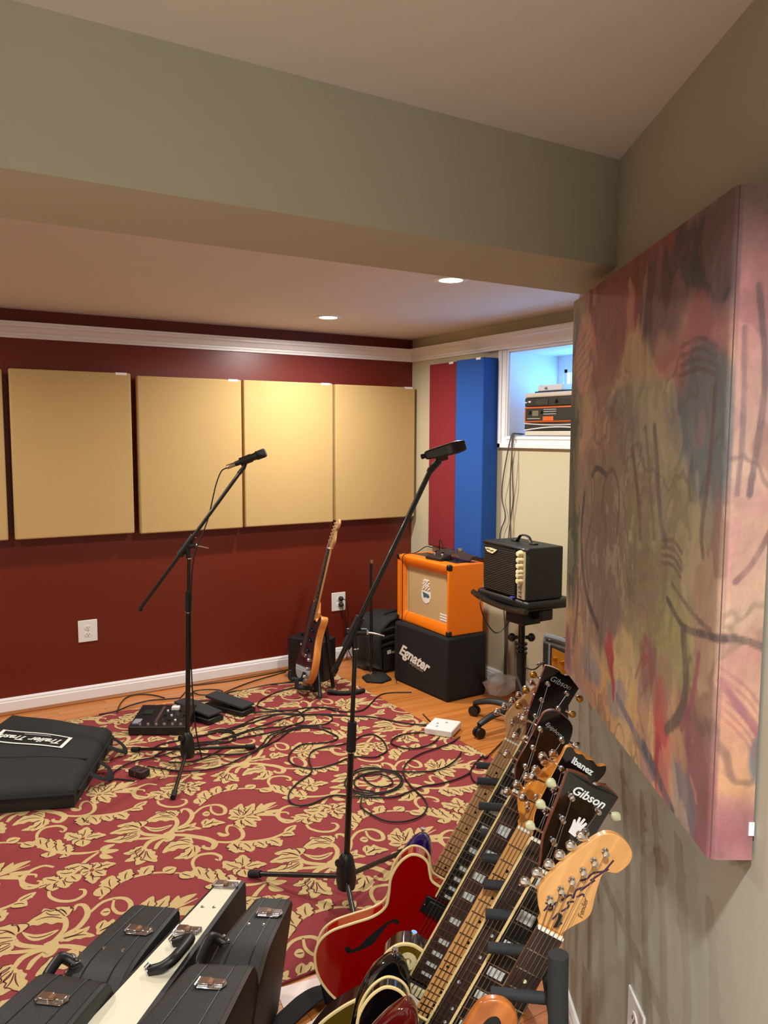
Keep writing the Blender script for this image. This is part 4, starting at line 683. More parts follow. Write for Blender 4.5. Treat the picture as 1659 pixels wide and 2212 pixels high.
# speaker cabinet under its cover
t = thing('covered_speaker_cabinet', 'black fabric-covered speaker cabinet with white script, under the orange amplifier', 'speaker cabinet', M=boxframe(2.664, 4.205, 0, .045))
cw, cd, ch = .545, .30, .381
MB().lohi((0, 0, 0), (cw, cd, ch)).build('cover', M_cloth2, t, bevel=.016, seg=3)
MB().tube([(0.012, .012, ch - .004), (cw - .012, .012, ch - .004), (cw - .012, cd - .012, ch - .004), (.012, cd - .012, ch - .004)], .006, 6, closed=True).build('piping', M_cloth2, t)
text('lettering', 'Egnater', .098, M_ink, frame((cw * .385, -.0015, ch * .50), (.985, 0, -.17), (.17, 0, .985), (0, -1, 0)), t, shear=.45, bold=.003)
text('lettering', 'amplification', .028, mat('faded_print', (150, 150, 148), .6), frame((cw * .44, -.0015, ch * .375), (.985, 0, -.17), (.17, 0, .985), (0, -1, 0)), t, shear=.3)
# orange combo
t = thing('guitar_amplifier', 'bright orange combo amplifier with tan grille, on the black covered cabinet', 'amplifier', M=boxframe(2.712, 4.245, .3815, -.002))
aw, ad, ah = .556, .258, .420; fw_ = .062; M_or = mat('orange_tolex', (242, 124, 16), .42, bump=.25, bscale=380)
def wedge_frame():
    mb = MB(); o_r = [(0, 0), (aw, 0), (aw, ah), (0, ah)]; i_r = [(fw_, fw_ * 1.0), (aw - fw_ * .85, fw_ * 1.0), (aw - fw_ * .85, ah - fw_ * 1.05), (fw_, ah - fw_ * 1.05)]
    k = [[(x, y_, z) for x, z in o_r] for y_ in (ad, 0)] + [[(x, 0, z) for x, z in inset(o_r, .02)]] + [[(x, .028, z) for x, z in i_r], [(x, .04, z) for x, z in i_r]]
    return mb.rings(k)
wedge_frame().build('cabinet', M_or, t, bevel=.007, seg=3)
gx0, gx1, gz0, gz1 = fw_, aw - fw_ * .85, fw_, ah - fw_ * 1.05
M_grl = mat('tan_grille_cloth', (206, 172, 120), .85, bump=.8, bscale=500, var=.10, vscale=260)
MB().lohi((gx0 - .004, .034, gz0 - .004), (gx1 + .004, .039, gz1 + .004)).build('grille_cloth', M_grl, t)
# crest badge
bxx, bzz = (gx0 + gx1) / 2 - .005, (gz0 + gz1) / 2
bd_ = MB()
for k, (z0, ws) in enumerate([(.078, .020), (.060, .026), (.045, .022), (.028, .030)]):
    for s in (-1, 0, 1): bd_.prism([(bxx + s * ws * .95 + dx, -(bzz + z0 + dz)) for dx, dz in ((-.013, -.004), (-.004, -.009), (.013, .005), (.005, .010))], .030, .0336, Matrix(((1, 0, 0, 0), (0, 0, 1, 0), (0, -1, 0, 0), (0, 0, 0, 1))))
bd_.prism([(bxx + x, -(bzz + z)) for x, z in ((-.045, .016), (.048, .016), (.052, -.02), (.034, -.05), (0, -.064), (-.034, -.05), (-.05, -.02))], .0320, .0336, Matrix(((1, 0, 0, 0), (0, 0, 1, 0), (0, -1, 0, 0), (0, 0, 0, 1))))
bd_.build('crest_badge', M_ink, t)
MB().prism([(bxx + x, -(bzz + z)) for x, z in ((-.034, .006), (.030, -.002), (.040, -.018), (.018, -.026), (0, -.022), (-.022, -.030))], .0312, .0320, Matrix(((1, 0, 0, 0), (0, 0, 1, 0), (0, -1, 0, 0), (0, 0, 0, 1)))).build('crest_shield', mat('crest_teal', (60, 104, 112), .5), t)
mb = MB()
for k in range(3): mb.lohi((gx1 - .078, .0325, gz0 + .012 + k * .016), (gx1 - .006, .0345, gz0 + .021 + k * .016))
mb.build('model_plate', M_ink, t)
for x in (0, aw):
    for z in (0, ah):
        MB().box((x + (-.010 if x else .010), .012, z + (-.014 if z else .014)), (.030, .032, .036)).build('corner_protector', M_blk, t, bevel=.009, seg=3)
for x in (.04, aw - .04):
    for y_ in (.04, ad - .04): MB().lathe([(.014, -.0), (.016, .004), (.016, .0045)], 10, Matrix.Translation((x, y_, -.002))).build('foot', M_rub, t)
MB().lohi((.05, .09, ah - .002), (aw - .05, .20, ah + .0015)).build('control_panel', mat('dark_panel', (46, 38, 34), .35), t, bevel=.0008)
for k in range(6): MB().lathe([(.008, 0), (.008, .008), (.001, .009)], 10, Matrix.Translation((.24 + k * .05, .145, ah + .0015))).build('control_knob', M_blk, t, smooth=True)
MB().tube(crom([(.10, .225, ah), (.13, .225, ah + .022), (.28, .225, ah + .026), (.43, .225, ah + .022), (.46, .225, ah)], 4), .009, 8, flat=.5).build('carry_handle', M_blk, t, smooth=True)
# pedal and lead lying on the orange amp
ta = Vector((2.712, 4.245, .3815 + ah))
t2 = thing('foot_switch', 'small black foot switch lying on top of the orange amplifier', 'foot switch', (2.80, 3.92, ta.z + .001), -1.45)
MB().rings([[(-.07, -.045, 0), (.07, -.045, 0), (.07, .045, 0), (-.07, .045, 0)], [(-.07, -.045, .018), (.07, -.045, .018), (.07, .045, .034), (-.07, .045, .034)]]).build('case', M_blk, t2, bevel=.005)
for x in (-.035, .035): MB().lathe([(.009, .022), (.009, .036), (.006, .040)], 10, Matrix.Translation((x, 0, 0))).build('switch', M_chr, t2, smooth=True)
t2 = thing('dark_cloth', 'folded dark brown cloth along the back of the orange amplifier top', 'cloth', (2.90, 3.86, ta.z + .024))
cl = crom([(-.02, .16, -.01), (.01, .12, .02), (-.01, .05, .014), (.012, -.02, .024), (-.006, -.08, .012), (.014, -.15, .004)], 5)
MB().rings([[tuple(p + Vector((dx, 0, dz))) for dx, dz in ((-.035, -.012), (-.02, .008), (.02, .010), (.036, -.010))] for p in cl]).build('cloth', mat('dark_brown_cloth', (52, 38, 34), .9, bump=.4, bscale=200), t2, smooth=True)
MB().lohi((-.015, -.03, .018), (.012, -.012, .05)).build('metal_buckle', M_nick, t2, bevel=.003)
# small black combo on the stool
t = thing('guitar_amplifier', 'small black combo amplifier with a column of cream knobs, on the black stool', 'amplifier', M=boxframe(2.712, 3.378, .7215, -.077))
aw, ad, ah = .393, .225, .270
MB().lohi((0, .006, 0), (aw, ad, ah)).build('cabinet', M_tol, t, bevel=.007, seg=3)
MB().lohi((.008, 0, .008), (aw * .74, .010, ah - .022)).build('grille', mat('black_mesh', (20, 20, 20), .6), t, bevel=.002)
mb = MB()
for k in range(24): mb.tube([(.012, -.0005, .016 + k * .0093), (aw * .735, -.0005, .016 + k * .0093)], .0022, 5)
mb.build('grille_wires', M_blkm, t, kind='stuff')
MB().lohi((aw * .785, 0, .004), (aw * .945, .010, ah - .018)).build('control_panel', mat('pale_gold_panel', (206, 192, 158), .35, metal=.3), t, bevel=.002)
for k, z in enumerate((.238, .206, .176, .146, .127, .099)):
    MB().lathe([(.017, 0), (.018, .006), (.013, .02), (.012, .026), (.001, .027)], 14, frame((aw * .865, 0, z), (1, 0, 0), (0, 0, 1), (0, -1, 0))).build('control_knob', M_cream, t, smooth=True)
for z in (.066, .044, .022): MB().lathe([(.009, 0), (.009, .004), (.005, .012), (.001, .012)], 10, frame((aw * .865, 0, z), (1, 0, 0), (0, 0, 1), (0, -1, 0))).build('jack_socket', M_nick, t, smooth=True)
MB().lohi((.0, -.002, ah - .020), (aw, .004, ah - .006)).build('top_trim', M_blkm, t, bevel=.003)
lg = frame((.075, -.003, ah - .048), (1, 0, 0), (0, 0, 1), (0, -1, 0))
lo_ = MB().prism([(-.052, .010), (.0, .014), (.06, .008), (.02, -.016), (-.03, -.010)], 0, .003, lg).build('logo_plate', M_cream, t)
MB().tube([lg @ Vector(p) for p in ((-.036, .003, .003), (-.01, .004, .003), (.004, -.002, .003), (.03, .002, .003))], .0022, 5).build('logo_script', M_blk, t)
hd = crom([(.13, .12, ah), (.15, .12, ah + .012), (.17, .12, ah + .034), (.205, .12, ah + .040), (.24, .12, ah + .034), (.26, .12, ah + .012), (.28, .12, ah)], 4)
MB().tube(hd, .011, 8, flat=.45).build('carry_handle', M_blk, t, smooth=True)
for x in (.125, .285): MB().box((x, .12, ah + .004), (.04, .03, .008)).build('handle_bracket', M_blk, t, bevel=.003)
t3 = thing('guitar_pick', 'small blue pick lying at the front of the stool under the black combo', 'pick', (2.687, 3.10, .7205))
MB().prism([(-.016, -.01), (.014, -.012), (.016, .012), (-.012, .014)], 0, .008).build('pick', mat('blue_plastic', (62, 66, 160), .4), t3, bevel=.003)
# stool with five-star castor base
sc_ = Vector((2.795, 3.148, 0))
t = thing('swivel_stool', 'black swivel stool on a five-star castor base, carrying the small black combo', 'stool', sc_)
MB().rings([[(-.085, .285, z), (-.120, -.17, z), (.18, -.20, z), (.20, .285, z)] for z in (.668, .720)]).build('seat', M_blk, t, bevel=.020, seg=4)
MB().tube(crom([(-.125, -.17, .672), (-.118, -.04, .662), (-.108, .1, .664), (-.10, .22, .676), (-.085, .31, .690)], 4), .016, 8).build('seat_lip', M_blkm, t, smooth=True)
MB().lohi((-.065, -.085, .575), (.055, .055, .662)).build('seat_plate', M_blk, t, bevel=.006); MB().lohi((.0, -.14, .60), (.09, -.02, .662)).build('tilt_mechanism', M_blk, t, bevel=.01)
MB().tube([(0, 0, .31), (0, 0, .58)], .0175, 14).build('piston', M_blkm, t, smooth=True)
MB().tube([(0, 0, .08), (0, 0, .09), (0, 0, .40), (0, 0, .41)], .027, 16).build('column', M_blk, t, smooth=True)
for z in (.40, .425, .45): MB().lathe([(.030, z), (.032, z + .006), (.030, z + .012)], 16).build('collar_ring', M_blk, t, smooth=True)
for s in (-1, 1):
    d_ = RV * s; MB().cyl(d_ * .02 + Vector((0, 0, .49)), d_ * .04 + Vector((0, 0, .49)), .01).sphere(tuple(d_ * .052 + Vector((0, 0, .49))), .021, sc=(1, 1, 1.1)).build('height_knob', M_blk, t, smooth=True)
MB().tube([RV * -.03 + Vector((0, 0, .47)), RV * -.03 + Vector((0, 0, .30)), RV * .0 + Vector((-.02, -.04, .20)), RV * .045 + Vector((-.02, -.03, .06))], .012, 8, flat=.35).build('brace', mat('grey_strap', (74, 76, 76), .5), t, smooth=True)
MB().lathe([(.035, .055), (.052, .06), (.052, .115), (.036, .128), (.03, .13)], 20).build('hub', M_blk, t, smooth=True)
for a_ in (182, 110, 38, -34, 254):
    ca_, sa_ = math.cos(math.radians(a_)), math.sin(math.radians(a_))
    lgp = [(.03, .095), (.10, .108), (.18, .104), (.25, .085), (.285, .070)]
    leg = MB().tube(crom([(r_ * ca_, r_ * sa_, z) for r_, z in lgp], 4), .026, 10, .017, flat=.8).build('leg', mat('charcoal_plastic', (30, 31, 31), .5), t, smooth=True)
    c0 = Vector((.285 * ca_, .285 * sa_, 0)); px_ = Vector((-sa_, ca_, 0))
    MB().cyl(c0 + px_ * -.021 + Vector((0, 0, .0285)), c0 + px_ * -.005 + Vector((0, 0, .0285)), .0275, n=16).cyl(c0 + px_ * .005 + Vector((0, 0, .0285)), c0 + px_ * .021 + Vector((0, 0, .0285)), .0275, n=16).cyl(c0 + Vector((0, 0, .04)), c0 + Vector((0, 0, .072)), .010).build('castor', M_blk, leg, smooth=True)
# half hidden amplifier behind the rack
t = thing('guitar_amplifier', 'black amplifier with grey top edge and gold control plate, half hidden behind the rack', 'amplifier', M=boxframe(2.615, 2.80, 0, 0))
MB().lohi((0, 0, 0), (.36, .34, .575)).build('cabinet', M_tol, t, bevel=.014, seg=3)
MB().tube(crom([(.004, .02, .52), (.006, .02, .585), (.03, .02, .598), (.2, .02, .598), (.34, .02, .590)], 4), .013, 8).build('top_edge', mat('grey_piping', (112, 118, 124), .4), t, smooth=True)
MB().lohi((.05, -.006, .10), (.062, .002, .57)).build('side_piping', mat('grey_piping'), t, bevel=.002)
MB().prism([(.075, .555), (.30, .53), (.30, .40), (.2, .425), (.075, .47)], -.001, .006, Matrix(((1, 0, 0, 0), (0, 0, -1, 0), (0, 1, 0, 0), (0, 0, 0, 1)))).build('control_plate', mat('brass_plate', (196, 140, 44), .3, metal=.6), t)
for k in range(4): MB().lathe([(.012, 0), (.010, .02), (.001, .021)], 10, frame((.10 + k * .05, -.005, .51 - k * .006), (1, 0, 0), (0, 0, 1), (0, -1, 0))).build('control_knob', M_gold, t, smooth=True)
MB().lohi((.075, -.004, .03), (.345, .003, .39)).build('grille', M_cloth2, t)
MB().lathe([(.008, 0), (.008, .03), (.003, .05)], 8, frame((.02, -.004, .47), (1, 0, 0), (0, 0, 1), (0, -1, 0))).build('jack_plug', M_chr, t, smooth=True)
# little practice amp behind the blue guitar
t = thing('guitar_amplifier', 'small black practice amplifier against the red wall, behind the blue guitar', 'amplifier', M=boxframe(2.100, 4.585, 0, .55))
MB().lohi((0, 0, 0), (.27, .15, .268)).build('cabinet', M_tol, t, bevel=.008, seg=3)
MB().lohi((.015, -.004, .02), (.255, .004, .205)).build('grille', mat('black_mesh'), t, bevel=.002)
mb = MB()
for k in range(9): mb.lohi((.018, -.006, .03 + k * .019), (.252, -.002, .036 + k * .019))
mb.build('grille_wires', M_blkm, t, kind='stuff')
MB().lohi((.01, -.003, .212), (.26, .004, .255)).build('control_panel', M_blk, t); MB().lohi((.10, -.005, .228), (.145, -.002, .240)).build('badge', M_ink, t)
MB().tube(crom([(.06, .07, .268), (.08, .07, .285), (.135, .07, .290), (.19, .07, .285), (.21, .07, .268)], 4), .008, 8, flat=.5).build('carry_handle', M_blk, t, smooth=True)
# ------------------------------------------------------------------ soft bag in the corner
t = thing('soft_gear_bag', 'crumpled soft black gear bag in the corner, left of the covered cabinet', 'bag', (2.79, 4.52, 0), .25)
prof_ = [(-.19, .06), (-.20, .16), (-.195, .24), (-.17, .30), (-.11, .345), (.0, .36), (.10, .355), (.16, .31), (.185, .22), (.18, .08), (.16, .03), (-.17, .03)]
def bagring(y_, k, dz=0): return [(x * k, y_, (z - .03) * (k * .5 + .5) + .03 + dz) for x, z in [(v.x, v.y) for v in crom([(x, z, 0) for x, z in prof_], 4, True)]]
MB().rings([bagring(-.13, .88), bagring(-.15, .95), bagring(-.145, 1), bagring(-.05, 1.03, .006), bagring(.05, 1.0, -.004), bagring(.12, .98), bagring(.13, .9)]).build('bag_body', M_cloth, t, smooth=True)
for z in (.285, .235, .19): MB().tube(crom([(-.185, -.148, z), (-.08, -.156, z + .012), (.04, -.152, z - .008), (.17, -.148, z + .006)], 4), .007, 6).build('fold', M_cloth, t, smooth=True)
MB().tube(crom([(-.10, -.05, .34), (-.04, -.06, .385), (.06, -.06, .380), (.12, -.05, .335)], 5), .010, 6, flat=.4).build('strap', M_cloth2, t, smooth=True)
MB().lohi((-.17, -.153, .02), (.15, -.149, .17)).build('pocket', M_cloth2, t, bevel=.004)
mb = MB().lohi((-.135, -.156, .128), (-.10, -.153, .152))
for k in range(4): mb.lohi((-.094 + k * .026, -.156, .126 - k * .003), (-.074 + k * .026, -.153, .140 - k * .003))
mb.build('printed_logo', M_ink, t)
# ------------------------------------------------------------------ blue guitar on a stand near the wall
yb = Vector((.228, -.055, .975)).normalized(); zf = Vector((-.965, .19, .2)); zf = (zf - yb * zf.dot(yb)).normalized(); xb = yb.cross(zf)
M_side = wood('ash_side', (190, 112, 40), (222, 148, 70), (30, 4, 30), .3, coat=.5)
gb, hp, Lb = guitar('electric_guitar', 'blue-black topped guitar with natural wood edge, upright on a floor stand by the red wall', None, frame((2.020, 4.238, .085), xb, yb, zf), STRAT,
    dict(L=.814, depth=.046, round=.006, body=M_side, top=mat('deep_ocean_top', (16, 34, 52), .12, coat=1), neck=W_maple2, board=W_board, inlay='dot', head=H_F, headwood=W_maple2, tilt=0, drop=.006, tuners=6, pickups=[.50, .56, .62], pk='single', pkm=M_blk, knobs=[(.09, .66), (.1, .71), (.09, .76)], knobm=M_chr, strap_buttons=[(-.11, .338, -.3, 1, 0)]))
t = thing('guitar_stand', 'black A-frame floor stand holding the blue guitar', 'guitar stand', (2.17, 4.17, ZR))
B = Vector(t.location); L = lambda *p: Vector(p) - B
bk = -zf; cbk = Vector((2.020, 4.238, .110)) + bk * .075
topb = cbk + yb * .36
MB().tube([L(*topb), L(*(cbk + yb * .1)), L(*(cbk - Vector((0, 0, .08)) + bk * .02))], .017, 10).build('spine', M_blk, t, smooth=True)
for s in (-1, 1):
    f0 = cbk + xb * s * .02 + yb * .12; f1 = Vector((f0.x + xb.x * s * .13 - .02, f0.y + xb.y * s * .13, ZR + .012))
    MB().tube([L(*f0), L(*f1)], .012, 10).build('front_leg', M_blk, t, smooth=True)
    c0 = Vector((2.020, 4.238, .070)) + xb * s * .085 + bk * .06; c1 = c0 - bk * .10; MB().tube(crom([L(*c0), L(*(c0 - bk * .06)), L(*c1), L(*(c1 + Vector((0, 0, .05))))], 4), .0125, 10).build('cradle_arm', M_foam, t, smooth=True)
bf = topb + bk * .06; MB().tube([L(*topb), L(bf.x + .0, bf.y + .02, ZR + .012)], .013, 10).build('rear_leg', M_blk, t, smooth=True)
MB().tube(crom([L(2.15, 4.13, .03), L(2.22, 4.08, .02), L(2.30, 4.05, .022), L(2.36, 4.06, .02)], 4), .014, 10).build('foot_bar', M_rub, t, smooth=True)
for s in (-1, 1): MB().tube(crom([L(*topb), L(*(topb + xb * s * .05)), L(*(topb + xb * s * .055 - bk * .05))], 4), .009, 8).build('body_yoke', M_foam, t, smooth=True)
# ------------------------------------------------------------------ soft gig bag lying on the rug
t = thing('gig_bag', 'big soft black carrying bag lying flat at the left edge, with a white framed label', 'bag', (.44, 3.85, ZR))
B = Vector(t.location)
FR, BR, BL, FL = Vector((.575, 3.385, 0)), Vector((.86, 3.97, 0)), Vector((.455, 4.29, 0)), Vector((-.06, 3.62, 0)); zt = {0: .112, 1: .120, 2: .175, 3: .125}
NX, NY = 26, 26
def bil(u, v): return FL * ((1 - u) * (1 - v)) + FR * (u * (1 - v)) + BR * (u * v) + BL * ((1 - u) * v)
def bz(u, v): return zt[3] * (1 - u) * (1 - v) + zt[0] * u * (1 - v) + zt[1] * u * v + zt[2] * (1 - u) * v
vs, fs = [], []
for j in range(NY + 1):
    for i in range(NX + 1):
        u, v = i / NX, j / NY; p = bil(u, v); ed = min(u, 1 - u, v, 1 - v); rnd = 1 - math.exp(-ed * 45)
        h = bz(u, v) * (.74 + .26 * rnd) + .004 * math.sin(9 * u + 4 * v) * rnd - .006 * math.exp(-((v - .42) / .03) ** 2)
        vs.append(tuple(p - B + Vector((0, 0, h))))
n0 = len(vs); W1 = NX + 1
fs += [(j * W1 + i, j * W1 + i + 1, (j + 1) * W1 + i + 1, (j + 1) * W1 + i) for j in range(NY) for i in range(NX)]
per = [i for i in range(W1)] + [j * W1 + NX for j in range(1, NY + 1)] + [NY * W1 + i for i in range(NX - 1, -1, -1)] + [j * W1 for j in range(NY - 1, 0, -1)]
cen = sum((Vector(vs[i]) for i in per), Vector()) / len(per)
rr_ = []
for k_, (zz, ex) in enumerate(((.5, .012), (.06, .006), (0, -.01))):
    row_ = []
    for i in per:
        p = Vector(vs[i]); d = (p - cen); d.z = 0; d.normalize(); row_.append(len(vs)); vs.append((p.x + d.x * ex, p.y + d.y * ex, p.z * zz))
    rr_.append(row_)
prev = per
for row_ in rr_:
    fs += [(prev[k], prev[(k + 1) % len(per)], row_[(k + 1) % len(per)], row_[k]) for k in range(len(per))]; prev = row_
fs.append(tuple(prev)); MB().add(vs, fs).build('bag_body', M_cloth, t, smooth=True)
def top(u, v, dz=.003): return bil(u, v) - B + Vector((0, 0, bz(u, v) + .004 * math.sin(9 * u + 4 * v) + dz))
MB().tube([top(.02 + .96 * k / 14, .40, -.004) for k in range(15)], .004, 6).build('flap_seam', M_cloth2, t, smooth=True)
MB().tube([bil(k / 14, 0) - B + Vector((0, 0, bz(k / 14, 0) * .62)) + Vector((-.0, -.014, 0)) for k in range(15)], .006, 6).build('zip', M_cloth2, t, smooth=True)
MB().tube([bil(1, .04 + k * .92 / 14) - B + Vector((.013, -.006, bz(1, k / 14) * .6)) for k in range(15)], .006, 6).build('zip', M_cloth2, t, smooth=True)
# framed label, upside down as seen from here: corners on the bag top
a_, b_ = .0, .0
def uv_of(x, y):
    u, v = .5, .5
    for _ in range(30):
        p = bil(u, v); du = (bil(u + .01, v) - p) / .01; dv = (bil(u, v + .01) - p) / .01; det = du.x * dv.y - du.y * dv.x
        ex, ey = x - p.x, y - p.y; u += (ex * dv.y - ey * dv.x) / det; v += (du.x * ey - du.y * ex) / det
    return u, v
LO = Vector((.662, 3.862, 0)); LX = Vector((-.79, .613, 0)); LY = Vector((-.43, -.90, 0)).normalized(); LY = (LY - LX * LY.dot(LX) * .55).normalized()   # text runs from right to left
def lab(x, y, dz=.003):
    p = LO + LX * x + LY * y; u, v = uv_of(p.x, p.y); return top(u, v, dz)
def labquad(mb, x0, y0, x1, y1, dz, n=10):
    vs_ = [lab(x0 + (x1 - x0) * k / n, yy, dz) for yy in (y0, y1) for k in range(n + 1)]; mb.add(vs_, [(k, k + 1, n + 2 + k, n + 1 + k) for k in range(n)]); return mb
LW, LHt = .345, .125
labquad(MB(), 0, 0, LW, LHt, .0030).build('label_ground', M_cloth2, t)
fr_ = MB(); labquad(fr_, 0, 0, LW, .008, .0042); labquad(fr_, 0, LHt - .010, LW, LHt, .0042); labquad(fr_, 0, 0, .016, LHt, .0042, 2); labquad(fr_, LW - .016, 0, LW, LHt, .0042, 2); fr_.build('label_frame', M_ink, t)
c_ = lab(LW / 2, LHt * .57, .0062); ex = (lab(LW * .9, LHt * .5) - lab(LW * .1, LHt * .5)).normalized(); ey = (lab(LW / 2, LHt * .9) - lab(LW / 2, LHt * .1)); ez = ex.cross(ey).normalized()
ey = ez.cross(ex)
text('lettering', 'Trailer Trash', .058, M_ink, frame(c_, ex, ey, ez), t, shear=.35, bold=.0012)
labquad(MB(), LW * .28, LHt * .15, LW * .66, LHt * .21, .0045, 6).build('small_print', mat('faded_print'), t)
for v0, v1 in ((.30, .52), (.78, .95)):
    p0, p1 = bil(1, v0) - B, bil(1, v1) - B
    MB().tube(crom([p0 + Vector((.01, 0, .07)), p0 + Vector((.06, -.03, .045)), (p0 + p1) / 2 + Vector((.075, -.04, .02)), p1 + Vector((.055, -.03, .03)), p1 + Vector((.01, 0, .07))], 5), .016, 8, flat=.3).build('strap', M_cloth2, t, smooth=True)
# ------------------------------------------------------------------ pedals
def rotM(o, dirx, tilt=0):
    x = Vector((dirx[0], dirx[1], 0)).normalized(); z = Vector((0, 0, 1)); return frame(o, x, z.cross(x), z)
t = thing('multi_effects_pedal', 'wide black floor effects pedal covered in small switches, right of the soft bag', 'effects pedal', M=rotM((.968, 4.080, ZR), (.857, -.514)))
pw, pd = .295, .265
MB().rings([[(0, 0, 0), (pw, 0, 0), (pw, pd, 0), (0, pd, 0)], [(0, 0, .045), (pw, 0, .045), (pw, pd, .072), (0, pd, .072)]]).build('case', M_blk, t, bevel=.005)
zs = lambda y_: .045 + .027 * y_ / pd
MB().lohi((.012, .03, .047), (.05, .115, .0545)).build('display', mat('grey_screen', (150, 152, 165), .25), t); MB().lohi((.035, .14, .060), (.085, .235, .0655)).build('green_panel', mat('dark_green_plastic', (28, 52, 40), .3), t)
MB().hexa([(.12, .05, .0505), (.135, .05, .0505), (.135, .24, .0700), (.12, .24, .0700)], [(.12, .05, .0525), (.135, .05, .0525), (.135, .24, .0720), (.12, .24, .0720)]).build('silver_strip', M_nick, t)
for k in range(6):
    x = .055 + k * .042; MB().lathe([(.011, 0), (.011, .004), (.008, .012), (.001, .013)], 12, Matrix.Translation((x, .022, zs(.022)))).build('foot_switch', M_chr, t, smooth=True)
for k in range(12):
    x, y_ = .16 + (k % 4) * .033, .07 + (k // 4) * .055; MB().lathe([(.006, 0), (.006, .008), (.001, .009)], 8, Matrix.Translation((x, y_, zs(y_)))).build('control_knob', [M_nick, M_blk, M_wht][k % 3], t, smooth=True)
MB().lohi((.175, .19, .065), (.215, .225, .082)).build('white_buttons', M_wht, t, bevel=.002)
def treadle(label, o, d, ln=.27, wd_=.105):
    t = thing('expression_pedal', label, 'foot pedal', M=rotM(o, d), group='black foot pedals')
    MB().lohi((0, 0, 0), (ln, wd_, .030)).build('base', M_blk, t, bevel=.006)
    MB().rings([[(.0, .006, .060), (ln * .98, .006, .040), (ln * .98, wd_ - .006, .040), (.0, wd_ - .006, .060)], [(.0, .006, .076), (ln * .98, .006, .054), (ln * .98, wd_ - .006, .054), (.0, wd_ - .006, .076)]]).build('treadle', mat('rubber_tread', (44, 46, 47), .8, bump=.5, bscale=300), t, bevel=.004)
    MB().lohi((ln * .4, .02, .028), (ln * .6, wd_ - .02, .056)).build('hinge', M_blkm, t)
    MB().cyl((.02, -.004, .016), (.02, -.03, .016), .006).build('jack_socket', M_chr, t, smooth=True)
    return t
treadle('black rocking foot pedal attached right of the floor effects pedal', (1.258, 4.262, ZR), (.30, -.95 * .75), .285, .11)
treadle('black rocking foot pedal farthest right, nearest the red wall', (1.440, 4.275, ZR), (.32, -.62), .285, .11)
t = thing('power_adapter', 'small black wall adapter lying on the rug by the left stand foot', 'power adapter', (.888, 3.555, ZR), .5)
MB().lohi((-.028, -.042, 0), (.028, .042, .034)).build('case', mat('dark_plum_plastic', (42, 28, 30), .5), t, bevel=.006); MB().lohi((-.03, -.006, .012), (.03, .0, .0355)).build('band', M_nick, t)
MB().box((-.008, .046, .017), (.002, .012, .007)).box((.008, .046, .017), (.002, .012, .007)).build('prong', M_chr, t)
t = thing('white_power_box', 'square white box on the rug edge in front of the covered cabinet', 'power box', (2.395, 3.295, ZR), .62)
MB().lohi((-.082, -.075, 0), (.082, .075, .036)).build('case', M_wht, t, bevel=.007, seg=3)
for x, y_ in ((-.04, .02), (0, .03), (.03, -.01)): MB().lohi((x - .008, y_ - .005, .0355), (x + .008, y_ + .005, .037)).build('socket', mat('grey_socket', (150, 152, 155), .5), t)
MB().tube(crom([(.02, .075, .03), (.02, .10, .05), (.05, .13, .055), (.06, .10, .02)], 4), .0035, 6).build('lead', M_cable, t, smooth=True)
